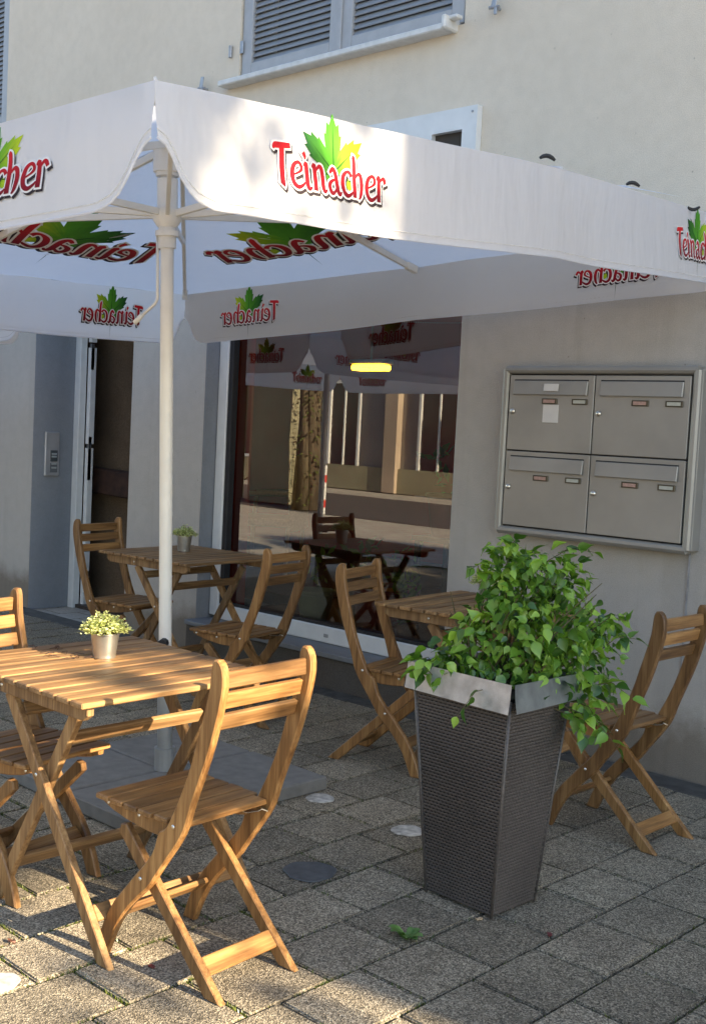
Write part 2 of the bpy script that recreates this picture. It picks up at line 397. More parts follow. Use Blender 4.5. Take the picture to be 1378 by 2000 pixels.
# individual pavers: continuous joints run away from the wall, cross joints are staggered by a third
PW, PL, X0 = 0.2415, 0.2918, -2.0445
def in_view(x, y):
    v = Vector((x, y, -CAMH)); d = v.dot(fw)
    if d < 0.3: return False
    px = 689+2270.8*v.dot(r2)/d; py = 1000-2270.8*v.dot(u2)/d
    return -90 < px < 1470 and py < 2110
pav_meshes = []
for k in range(6):
    m = MB(); bm = bmesh.new(); bmesh.ops.create_cube(bm, size=1.0)
    for v in bm.verts: v.co = Vector((v.co.x*(PW-0.0085), v.co.y*(PL-0.0085), v.co.z*0.05))
    bmesh.ops.bevel(bm, geom=[e for e in bm.edges if all(v.co.z > 0 for v in e.verts)], offset=0.0045, segments=2, affect='EDGES')
    for v in bm.verts: v.co += Vector((random.uniform(-1, 1), random.uniform(-1, 1), 0))*0.0016
    m.bm(bm, (0, 0, -0.025)); o = m.build('paver', PAVER); pav_meshes.append(o.data); bpy.data.objects.remove(o)
extra = MB(); pav_centres = []
for i in range(-26, 9):
    xc = X0+(i+0.5)*PW
    off = 2.178 if i % 2 else 2.284
    for j in range(-8, 9):
        yc = off+(j+0.5)*PL
        if yc < -0.4 or yc-PL/2 > 4.50 or xc < -8.9: continue
        tz = random.uniform(-0.002, 0.0015)
        if in_view(xc, yc) or in_view(xc, yc+0.14) or in_view(xc+0.12, yc) or in_view(xc-0.12, yc):
            o = link('paver', random.choice(pav_meshes), pavement)
            o.location = (xc, yc, tz); o.rotation_euler = (R(random.uniform(-0.35, 0.35)), R(random.uniform(-0.35, 0.35)), R(random.uniform(-0.5, 0.5)))
            pav_centres.append((xc, yc))
        else:
            extra.box((xc, yc, -0.026), (PW-0.008, PL-0.008, 0.05))
eo = extra.build('paver_field', PAVER, pavement); eo['kind'] = 'stuff'
part('kerb_strip', KERB, None, lambda m: [m.box((x, 4.585, -0.022), (0.995, 0.17, 0.05), None, 0.005) for x in np.arange(-8.4, 1, 1.0)])['kind'] = 'structure'

# moss and small grass in the joints
mm = MB()
def blade(m, p, h, w, az, lean, rnd):
    d = Vector((math.cos(az), math.sin(az), 0)); s = Vector((-d.y, d.x, 0))
    p = Vector(p); t = p+d*h*lean+Vector((0, 0, h))
    m.add([p-s*w, p+s*w, t], [(0, 1, 2)], None, [(rnd, 0, 0, 1)]*3)
for (xc, yc) in pav_centres:
    dens = noise.noise(Vector((xc*1.3, yc*1.3, 0)))
    near = 5.0 if (xc < -1.6 and yc < 2.3) else (1.0 if (xc > -4.6 and yc < 3.2) else 0.25)
    for side in range(2):
        n = int((5+26*max(0, dens+0.18))*near)
        cl = random.uniform(-0.5, 0.5)
        for _ in range(n):
            t = random.gauss(cl, 0.17) if random.random() < 0.65 else random.uniform(-0.5, 0.5)
            if side == 0: p = (xc+PW/2+random.uniform(-.005, .005), yc+t*PL, -0.011)
            else: p = (xc+t*PW, yc+PL/2+random.uniform(-.005, .005), -0.011)
            for q in range(2):
                blade(mm, p, random.uniform(0.007, 0.018), random.uniform(.0014, .0034), random.uniform(0, 6.28), random.uniform(0.1, 0.9), random.random())
o = mm.build('moss', MOSS); tag(o, 'green moss growing in the joints between the grey pavers', 'moss', kind='stuff')

# ================================================================== CAFE BUILDING
bld = empty('cafe_building', (-4, WY, 0))
tag(bld, 'cream rendered cafe building with shop window and louvred shutters', 'building')
bld_loc = Vector((-4, WY, 0))
def bpart(name, m_, fn, parent=bld, **k):
    o = part(name, m_, parent, fn, **k)
    if parent is bld: o.matrix_parent_inverse = Matrix.Translation(-bld_loc)
    return o
xPierL, xDoorR, xWinL, xWinR = fx(-7.63), fx(-6.42), fx(-5.665), fx(-3.67)
WT = 0.36; TOP = 9.5; WTOPz = 2.42; DTOP = 2.45; SILLZ = 0.185
def wall_fn(m, low=False):
    def b(x0, x1, z0, z1): m.box(((x0+x1)/2, WY+WT/2, (z0+z1)/2), (x1-x0, WT, z1-z0))
    if low:
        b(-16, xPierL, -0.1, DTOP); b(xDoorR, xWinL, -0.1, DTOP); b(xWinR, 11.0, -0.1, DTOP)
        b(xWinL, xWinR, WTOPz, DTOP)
        return
    # upper storey with the two shuttered windows cut out
    sx0, sx1, sz = fx(-5.47), fx(-3.76), fz(3.50)
    lx1, lz = fx(-8.14), fz(3.55)
    b(-16, lx1-1.3, DTOP, TOP); b(lx1-1.3, lx1, DTOP, lz); b(lx1-1.3, lx1, lz+1.5, TOP)
    b(lx1, sx0, DTOP, TOP); b(sx0, sx1, DTOP, sz); b(sx0, sx1, sz+1.5, TOP); b(sx1, 11.0, DTOP, TOP)
bpart('upper_wall', PLASTER, wall_fn)
bpart('lower_wall', PLASTER_SHADED, lambda m: wall_fn(m, True))
bpart('side_wall', PLASTER, lambda m: (m.box((10.8, WY+WT+4.5, 4.7), (0.4, 9.0, 9.6)), m.box((-15.8, WY+WT+4.5, 4.7), (0.4, 9.0, 9.6))))
bpart('low_sun_blocker', PLASTER, lambda m: m.box((10.3, WY-.14, 2.9), (1.4, .276, 6.0)))  # unseen projection, added to cut the sun off the right-hand paving
bpart('high_sun_blocker', PLASTER, lambda m: m.box((10.3, WY-.16, 8.3), (1.4, .316, 2.2)))  # unseen upper projection, added to end the sunlight on the umbrella valance
bpart('roof', PLINTH, lambda m: m.box((-2.5, WY+4.6, TOP+0.1), (27.6, 9.8, 0.2)))
# painted reveals (thin linings, 3 mm proud of the masonry they cover)
bpart('window_reveal', PLASTER_GREY, lambda m: (m.box((xWinL+0.004, WY+WT/2+0.001, 1.3), (0.008, WT-0.004, 2.24)), m.box(((xWinL+xWinR)/2, WY+WT/2+.003, WTOPz-0.004), (xWinR-xWinL-.02, WT-.01, 0.008))))
bpart('door_reveal', PLASTER_GREY, lambda m: (m.box((xPierL+0.004, WY+WT/2+0.001, 1.21), (0.008, WT-0.004, 2.46)), m.box(((xDoorR+xPierL)/2, WY+WT/2+.003, DTOP-0.004), (xDoorR-xPierL-.02, WT-.01, 0.008))))
bpart('parapet', PLINTH, lambda m: m.box(((xWinL+xWinR)/2, WY+0.13, 0.06), (xWinR-xWinL-0.002, 0.40, 0.24)))
bpart('window_ledge', plain('grey window ledge', (0.17, 0.175, 0.185), 0.6, 0, 0.1, 12), lambda m: m.box(((xWinL+xWinR)/2, WY+0.05, 0.197), (xWinR-xWinL-0.02, 0.30, 0.030), None, 0.004))

# shop window: frame > gasket, pane
GY = WY+0.165
wf = bpart('window_frame', WHITEP, lambda m: (
    m.box((xWinL+0.055, GY-0.02, 1.30), (0.085, 0.09, 2.14), None, 0.005),
    m.box(((xWinL+xWinR)/2+0.1, GY-0.02, 0.262), (xWinR-xWinL-0.01, 0.10, 0.096), None, 0.005),
    m.box((xWinR+0.02, GY-0.02, 1.30), (0.085, 0.09, 2.14), None, 0.005),
    m.box(((xWinL+xWinR)/2+0.03, GY-0.02, 2.37), (xWinR-xWinL-0.12, 0.09, 0.08), None, 0.005)))
def sub(name, m_, parent, fn, **k):
    return part(name, m_, parent, fn, **k)
sub('gasket', BLACK, wf, lambda m: (m.box((xWinL+0.118, GY-0.03, 1.32), (0.040, 0.05, 2.02), None, .003), m.box(((xWinL+xWinR)/2+.06, GY-0.03, 0.316), (xWinR-xWinL-.12, 0.05, 0.012))))
sub('pane', GLASS, wf, lambda m: m.add([(xWinL+.10, GY, .30), (xWinR+.2, GY, .30), (xWinR+.2, GY, 2.40), (xWinL+.10, GY, 2.40)], [(0, 1, 2, 3)]))
sub('drain_cap', plain('grey drain cap', (.3, .3, .29), .5), wf, lambda m: m.box((fx(-4.60), GY-0.073, 0.258), (0.035, 0.006, 0.02), None, .002))

# interior of the shop
bpart('shop_room', INTW, lambda m: (m.box((-1.4, 9.6, 1.4), (7.2, 0.1, 2.9)), m.box((-4.5, 7.3, 2.84), (12.4, 4.8, 0.08)), m.box((2.2, 7.5, 1.4), (0.1, 5.1, 2.9)), m.box((-10.6, 8.1, 1.4), (0.1, 3.2, 2.9))))
bpart('red_wall', REDW, lambda m: (m.box((xWinL-0.03, GY+0.10, 1.40), (0.10, .18, 2.8)), m.box((-7.9, 8.4, 1.4), (5.7, 0.1, 2.9)), m.box((-8.4, 5.55, 1.4), (4.2, 0.08, 2.8))))
bpart('shop_floor', INTFL, lambda m: (m.box((-1.75, 7.3, 0.23), (7.8, 4.6, 0.08)), m.box((-8.15, 7.6, 0.23), (4.9, 3.9, 0.08))))

# doorway: passage with old half-timbered inner wall, white frame and open leaf
dfm = bpart('door_frame', WHITEP, lambda m: (m.box((xPierL+0.042, WY+WT+0.015, 1.2), (0.07, 0.06, 2.46), None, .004), m.box(((xPierL+xDoorR)/2, WY+WT+0.015, 2.40), (xDoorR-xPierL-.17, .06, .08), None, .004)))
bpart('door_leaf', WHITEP, lambda m: [m.box((xPierL+0.10, WY+WT+0.075, zc), (0.042, 0.05, h), None, .003) for zc, h in ((2.2, .34), (1.62, .74), (.72, 1.0), (.13, .28))])
bpart('lock_strip', plain('dark lock strip', (.13, .13, .135), .4, .5), lambda m: (m.box((xPierL+0.108, WY+WT+0.066, 1.14), (.026, .03, .34), None, .002), m.box((xPierL+0.108, WY+WT+0.066, 1.92), (.026, .03, .2), None, .002)))
def passage(m):
    for i in range(13):
        for j in range(13): pass
    n = 22; x0, x1, z0, z1 = -10.5, -6.28, 0.0, 2.7
    vs = []; fs = []
    for i in range(n+1):
        for j in range(n+1):
            x = x0+(x1-x0)*i/n; z = z0+(z1-z0)*j/n
            vs.append((x, WY+.66+0.04*noise.noise(Vector((x*1.7, z*1.7, 3))), z))
    for i in range(n):
        for j in range(n): fs.append((i*(n+1)+j, (i+1)*(n+1)+j, (i+1)*(n+1)+j+1, i*(n+1)+j+1))
    m.add(vs, fs)
    m.box((-8.3, WY+.52, 2.74), (4.6, .34, .06)); m.box((-6.30, WY+.53, 1.35), (.08, .34, 2.7)); m.box((-10.4, WY+.53, 1.35), (.08, .34, 2.7))
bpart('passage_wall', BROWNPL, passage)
def timbers(m):
    m.box((-8.4, WY+.61, 0.98), (4.2, 0.12, 0.20), Matrix.Rotation(R(1.5), 3, 'Y'), .012)
    m.box((-6.95, WY+.60, 2.0), (0.20, 0.12, 1.7), Matrix.Rotation(R(-11), 3, 'Y'), .012)
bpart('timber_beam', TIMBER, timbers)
bpart('passage_floor', INTFL, lambda m: m.box((-8.2, WY+.55, -0.02), (4.2, .36, .05)))

# louvred shutters on the upper window
def shutter(x0, x1, z0, z1, nslat, name='shutter', hinge=True):
    f = 0.085; t = 0.045; yc = WY+0.035
    s = bpart(name, SHUTF, lambda m: (
        m.box((x0+f/2, yc, (z0+z1)/2), (f, t, z1-z0), None, .004), m.box((x1-f/2, yc, (z0+z1)/2), (f, t, z1-z0), None, .004),
        m.box(((x0+x1)/2, yc, z0+f/2), (x1-x0-2*f-.002, t, f), None, .004), m.box(((x0+x1)/2, yc, z1-f/2), (x1-x0-2*f-.002, t, f), None, .004)))
    w = x1-x0-2*f; zz0 = z0+f; pitch = 0.0365
    mesh = None
    for i in range(int((z1-z0-2*f)/pitch)):
        zc = zz0+pitch*(i+0.5)
        if mesh is None:
            o = part('slat', SHUT, s, lambda m: m.box((0, 0, 0), (w-.002, 0.044, 0.008), Matrix.Rotation(R(60), 3, 'X'), .002)); mesh = o.data
        else: o = link('slat', mesh, s)
        o.location = ((x0+x1)/2, yc+0.004, zc)
        if i > nslat: break
    return s
sz0 = fz(3.513)
shutter(fx(-5.46), fx(-4.645), sz0, sz0+1.45, 60)
shutter(fx(-4.640), fx(-3.775), sz0, sz0+1.45, 60)
shutter(fx(-8.96), fx(-8.155), fz(3.62), fz(3.62)+1.4, 60)
bpart('astragal', SHUTF, lambda m: m.box((fx(-4.642), WY+0.006, sz0+.725), (.03, .012, 1.45), None, .003))
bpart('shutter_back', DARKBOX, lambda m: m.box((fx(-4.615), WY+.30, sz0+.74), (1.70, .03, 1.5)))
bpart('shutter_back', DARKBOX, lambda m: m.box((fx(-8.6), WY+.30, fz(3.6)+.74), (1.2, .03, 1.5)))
def hinge_fn(x, z):
    def f(m):
        m.box((x+.03, WY+.008, z), (.09, .008, .03), None, .002); m.box((x+.055, WY+.004, z), (.05, .006, .075), None, .002)
        m.tube([(x-.02, WY-.012, z-.05), (x-.02, WY-.012, z+.02)], .011, 8)
    return f
bpart('hinge', ZINC, hinge_fn(fx(-5.52), fz(3.70)))
bpart('sill', SILLW, lambda m: (m.box((fx(-4.70), WY-0.035, fz(3.483)), (fx(-3.83)-fx(-5.56), 0.10, 0.034), None, .006)))
bpart('sill_end_cap', SILLW, lambda m: (m.box((fx(-3.815), WY-.03, fz(3.497)), (.03, .15, .07), None, .008), m.box((fx(-3.785), WY-.05, fz(3.52)), (.07, .05, .02), None, .005)))

def stay(name, x, z, label):
    o = empty(name, (x, WY, z)); tag(o, label, 'shutter stay')
    part('pin', ZINC, o, lambda m: (m.tube([(0, 0.01, 0), (0, -.05, 0)], .008, 8), m.tube([(-.03, -.045, .0), (.03, -.045, -.006)], .009, 8)))
    part('catch', ZINC, o, lambda m: (m.box((.005, -.05, .03), (.032, .008, .07), Matrix.Rotation(R(12), 3, 'Y'), .003), m.box((.014, -.052, -.025), (.018, .01, .035), None, .003)))
stay('shutter_stay', fx(-3.546), fz(3.525), 'small grey metal shutter stay on the wall beside the sill')
stay('shutter_stay', fx(-5.76), fz(3.50), 'small grey metal shutter stay peeking over the umbrella corner')

# white framed panel above the umbrella
pn = empty('wall_panel', (fx(-4.2), WY, fz(2.7))); tag(pn, 'white framed panel with a dark opening fixed to wall above umbrella', 'wall panel')
px0, px1, pz0, pz1 = fx(-4.95), fx(-3.615), fz(2.45), fz(3.076)
def PL_(x, y, z): return (x-fx(-4.2), y-WY, z-fz(2.7))
hx0, hx1, hz1 = fx(-3.90), fx(-3.705), fz(2.968)
def panel_fn(m):
    def b(x0, x1, z0, z1): m.box(PL_((x0+x1)/2, WY-.022, (z0+z1)/2), (x1-x0, .04, z1-z0))
    b(px0, px1, hz1, pz1); b(hx1, px1, pz0, hz1); b(px0, hx0, pz0, hz1); b(hx0, hx1, pz0, fz(2.62))
part('panel', WHITEP, pn, panel_fn)
part('opening', DARKBOX, pn, lambda m: m.box(PL_((hx0+hx1)/2, WY-.006, fz(2.78)), (hx1-hx0+.01, .008, .4)))
part('screw', ZINC, pn, lambda m: [m.lathe([(0, 0), (.006, 0), (.006, .004), (0, .004)], PL_(x, WY-.043, z), 8, Matrix.Rotation(R(90), 3, 'X')) for x, z in ((px1-.03, pz1-.03), (px0+.03, pz1-.03))])

# intercom on the door reveal (faces the passage side)
ic = empty('intercom', (xPierL+.008, WY+.155, fz(1.17))); tag(ic, 'pale metal door intercom with speaker and nameplates on blue grey reveal', 'intercom')
part('plate', plain('intercom plate', (.42, .42, .43), .4, .4), ic, lambda m: m.box((.012, 0, 0), (.024, .125, .335), None, .006))
part('screen', plain('intercom screen', (.07, .08, .085), .25), ic, lambda m: m.box((.026, .012, -.015), (.006, .062, .085), None, .002))
for dz in (.0, -.02, -.075, -.105): part('button', plain('button grey', (.36, .38, .38), .4), ic, lambda m: m.box((.0305, .012, dz), (.004, .046, .014), None, .002))
part('speaker_grille', plain('grille', (.12, .13, .14), .5), ic, lambda m: m.box((.025, .012, -.105), (.004, .062, .07), None, .001))

# mailbox unit
mb = empty('mailbox_unit', (fx(-2.825), WY, fz(1.0))); tag(mb, 'grey metal bank of four mailboxes mounted on the rendered wall', 'mailbox')
mw, mh = (fx(-2.355)-fx(-3.375)), (fz(1.80)-fz(1.0))
MD = 0.075
part('frame', MBFR, mb, lambda m: (
    m.tube([(-mw/2+.02, -MD, .02), (-mw/2+.02, -MD, mh-.02)], .02, 10), m.tube([(mw/2-.02, -MD, .02), (mw/2-.02, -MD, mh-.02)], .02, 10),
    m.tube([(-mw/2+.02, -MD, .02), (mw/2-.02, -MD, .02)], .02, 10), m.tube([(-mw/2+.02, -MD, mh-.02), (mw/2-.02, -MD, mh-.02)], .02, 10),
    m.box((-mw/2+.016, -MD/2+.01, mh/2), (.032, MD+.012, mh-.03), None, .003), m.box((mw/2-.016, -MD/2+.01, mh/2), (.032, MD+.012, mh-.03), None, .003),
    m.box((0, -MD/2+.01, .016), (mw-.07, MD+.012, .032), None, .003), m.box((0, -MD/2+.01, mh-.016), (mw-.07, MD+.012, .032), None, .003)), smooth=True, auto=35)
part('backplate', BLACK, mb, lambda m: m.box((0, -MD/2, mh/2), (mw-.07, MD-.02, mh-.07)))
iw = mw-0.086; ih = mh-0.086
for r_ in range(2):
    for c_ in range(2):
        x0 = -iw/2+c_*iw/2; z0 = 0.043+r_*ih/2; w_ = iw/2-.006; h_ = ih/2-.006
        cx, cz = x0+iw/4, z0+ih/4
        d = part('door', MBOX, mb, lambda m: m.box((cx, -MD-.004, cz), (w_, .018, h_), None, .0025))
        fl = part('flap', MBOX, d, lambda m: (m.box((cx, -MD-.019, cz+h_/2-.060), (w_*.87, .010, .068), Matrix.Rotation(R(-7), 3, 'X'), .003)))
        part('slot', BLACK, fl, lambda m: m.box((cx, -MD-.0145, cz+h_/2-.024), (w_*.87, .004, .007)))
        for nx, mt in ((-.03 if r_ else -.055, REDTAG), (.135 if r_ else .125, PALETAG)):
            if c_ == 1: nx += .0
            hd = part('name_holder', plain('holder brass dark', (.09, .075, .05), .4, .5), d, lambda m: m.box((cx+nx+.03, -MD-.0165, cz+h_/2-.122), (.084, .008, .026), None, .002))
            part('name_tag', mt, d, lambda m: m.box((cx+nx+.03, -MD-.0215, cz+h_/2-.122), (.064, .002, .015)))
        part('lock', STEEL, d, lambda m: (m.lathe([(0, .008), (.010, .008), (.013, .004), (.013, 0)], (cx-w_/2+.026, -MD-.014, cz+.006), 12, Matrix.Rotation(R(90), 3, 'X')), m.box((cx-w_/2+.026, -MD-.0235, cz+.006), (.003, .002, .010))), smooth=True)
        if r_ == 1 and c_ == 0:
            part('sticker', STICK, d, lambda m: m.box((cx+.012, -MD-.0285, cz+h_/2-.058), (.082, .003, .034), Matrix.Rotation(R(-7), 3, 'X'), .001))
            part('sticker', STICK, d, lambda m: m.box((cx+.008, -MD-.0145, cz+h_/2-.180), (.086, .003, .084), None, .001))
part('conduit', ZINC, mb, lambda m: m.box((-mw/2+.03, -.004, -.30), (.006, .008, .6)))
part('conduit', ZINC, mb, lambda m: m.box((mw/2-.04, -.004, -.30), (.006, .008, .6)))

# ================================================================== UMBRELLAS
def lerp(a, b, t): return a+(b-a)*t
# lettering: pen strokes (points, widths), x-height 1
def arc(cx, cy, rx, ry, a0, a1, n=10): return [(cx+rx*math.cos(R(a0+(a1-a0)*i/n)), cy+ry*math.sin(R(a0+(a1-a0)*i/n))) for i in range(n+1)]
GLY = {
 'T': (0.80, [([(-.12, 1.34), (-.02, 1.47), (.30, 1.50), (.86, 1.55)], [.10, .24, .24, .20]), ([(.36, 1.48), (.37, .8), (.36, .12), (.33, 0.0)], [.27, .27, .26, .30])]),
 'e': (0.78, [([(.24, .50), (.50, .60), (.68, .74), (.62, .93), (.44, .98), (.22, .82), (.12, .48), (.20, .16), (.44, .03), (.72, .14), (.84, .26)], [.08, .10, .17, .15, .14, .22, .25, .22, .17, .13, .06])]),
 'i': (0.50, [([(.04, .88), (.17, .98), (.20, .55), (.20, .18), (.30, .03), (.46, .12)], [.08, .22, .24, .24, .18, .06]), ([(.02, 1.42), (.12, 1.25), (.10, 1.14)], [.22, .16, .05])]),
 'n': (0.90, [([(.02, .88), (.16, .98), (.19, .5), (.18, .0)], [.08, .22, .24, .25]), ([(.20, .72), (.42, .96), (.58, .92), (.64, .62), (.64, .18), (.74, .03), (.88, .12)], [.06, .15, .22, .24, .24, .18, .06])]),
 'a': (0.88, [([(.20, .80), (.40, .98), (.56, .80), (.62, .40), (.66, .14), (.78, .02), (.90, .14)], [.12, .20, .23, .24, .24, .18, .06]), ([(.58, .58), (.34, .52), (.16, .34), (.20, .10), (.38, .03), (.60, .26)], [.08, .13, .21, .21, .15, .08])]),
 'c': (0.70, [([(.70, .80), (.60, .95), (.42, .98), (.20, .80), (.12, .48), (.20, .16), (.42, .03), (.66, .12), (.76, .22)], [.20, .16, .13, .22, .25, .22, .17, .13, .06])]),
 'h': (0.90, [([(.06, 1.62), (.16, 1.5), (.20, .8), (.19, .0)], [.14, .22, .24, .26]), ([(.22, .72), (.44, .96), (.62, .88), (.68, .55), (.60, .15), (.46, -.04)], [.06, .15, .22, .25, .20, .07])]),
 'r': (0.62, [([(.02, .88), (.16, .98), (.19, .5), (.18, .0)], [.08, .22, .24, .25]), ([(.20, .74), (.40, .96), (.54, .92), (.62, .76)], [.06, .15, .20, .17])]),
}
WORD = 'Teinacher'
def stroke_poly(pts, ws, grow=0.0):
    # resample smoothly, then a ribbon
    P = [Vector((p[0], p[1])) for p in pts]; out = []; wo = []
    k = len(P)
    for i in range(k-1):
        p0, p1, p2, p3 = P[max(i-1, 0)], P[i], P[i+1], P[min(i+2, k-1)]
        for t in (0, .25, .5, .75):
            q = 0.5*((2*p1)+(p2-p0)*t+(2*p0-5*p1+4*p2-p3)*t*t+(3*p1-p0-3*p2+p3)*t**3)
            out.append(q); wo.append(lerp(ws[i], ws[i+1], t))
    out.append(P[-1]); wo.append(ws[-1])
    if grow:
        out[0] = out[0]+(out[0]-out[1]).normalized()*grow; out[-1] = out[-1]+(out[-1]-out[-2]).normalized()*grow
    L = []; Rr = []
    for i, p in enumerate(out):
        t = (out[min(i+1, len(out)-1)]-out[max(i-1, 0)]).normalized(); n = Vector((-t.y, t.x)); w = wo[i]/2+grow
        L.append(p+n*w); Rr.append(p-n*w)
    return L, Rr
def maple():
    tips = [(90, 1.0), (38, .98), (-14, .86), (-62, .50), (-118, .50), (194, .86), (142, .98)]
    pts = []
    n = len(tips)
    for i, (a, r) in enumerate(tips):
        a2, rr2 = tips[(i+1) % n]
        def P(a_, r_): return (r_*math.cos(R(a_)), r_*math.sin(R(a_)))
        pts.append(P(a, r))
        da = ((a2-a) % -360) if a2 < a else a2-a-360
        m1 = min(r, rr2)
        pts += [P(a+da*.13, r*.80), P(a+da*.20, r*.86), P(a+da*.30, r*.66), P(a+da*.37, r*.69), P(a+da*.5, m1*.44), P(a+da*.63, rr2*.69), P(a+da*.70, rr2*.66), P(a+da*.80, rr2*.86), P(a+da*.87, rr2*.80)]
    return pts
MAPLE = maple()
def add_logo(m, place, size):
    """place(u, v, lift) maps logo units to a point on the cloth; u right, v up, centre 0"""
    adv = sum(GLY[c][0] for c in WORD); s = size/adv
    lift = [0]
    # leaf
    R_ = 2.3; cx, cy = adv*.51, .86
    cols = []
    def leafcol(x, y):
        t = min(1, max(0, (x/R_+1)/2)); n_ = noise.noise(Vector((x*2.3, y*2.3, 1)))
        a = Vector((.006, .062, .016)); b = Vector((.085, .33, .02)); c = Vector((.66, .68, .012))
        q = t*1.15-.12+.16*n_-.10*(y/R_)
        q = min(1, max(0, q))
        col = a.lerp(b, q*2) if q < .5 else b.lerp(c, (q-.5)*2)
        return (*col, 1)
    vs = []; fs = []; cs = []
    rings = [0.0, .34, .67, 1.0]; K = len(MAPLE)
    for rr in rings[1:]:
        for (x, y) in MAPLE:
            # squeeze inner rings to a rounder shape
            vs.append(place((cx+x*R_*rr-adv/2)*s, (cy+y*R_*rr-.72)*s, .0012)); cs.append(leafcol(x*R_*rr, y*R_*rr))
    c0 = len(vs); vs.append(place((cx-adv/2)*s, (cy-.72)*s, .0012)); cs.append(leafcol(0, 0))
    for i in range(K):
        j = (i+1) % K
        fs.append((c0, j, i))
        for r_ in range(2): fs.append((r_*K+i, r_*K+j, (r_+1)*K+j, (r_+1)*K+i))
    m.add(vs, fs, None, cs)
    # veins and stalk
    for a, r in [(90, .86), (38, .82), (142, .82), (-14, .7), (194, .7), (-90, .95)]:
        e = (math.cos(R(a))*R_*r, math.sin(R(a))*R_*r); nrm = (-math.sin(R(a)), math.cos(R(a)))
        q = [(cx+nrm[0]*.035, cy+nrm[1]*.035), (cx-nrm[0]*.035, cy-nrm[1]*.035), (cx+e[0], cy+e[1])]
        m.add([place((x-adv/2)*s, (y-.72)*s, .0017) for x, y in q], [(0, 1, 2)], None, [(.012, .07, .012, 1)]*3)
    k = 0
    for layer, (grow, dx, dy, z) in enumerate(((.055, .10, -.12, .0022), (.075, 0, 0, .0028), (0, 0, 0, .0038))):
        x = 0
        for ch in WORD:
            w, strokes = GLY[ch]
            for pts, ws in strokes:
                L, Rr = stroke_poly(pts, ws, grow); k += 1
                n = len(L); vs = []; cs = []
                for p in L+Rr:
                    vs.append(place((x+p.x+dx-adv/2)*s, (p.y+dy-.72)*s, z+.00004*(k % 12)))
                    if layer == 0: cs.append((.035, .025, .03, 1))
                    elif layer == 1: cs.append((.80, .78, .78, 1))
                    else:
                        t = min(1, max(0, p.y/1.4)); cs.append((lerp(.17, .55, t), lerp(.004, .014, t), lerp(.014, .022, t), 1))
                m.add(vs, [(i, i+1, n+i+1, n+i) for i in range(n-1)], None, cs)
            x += w

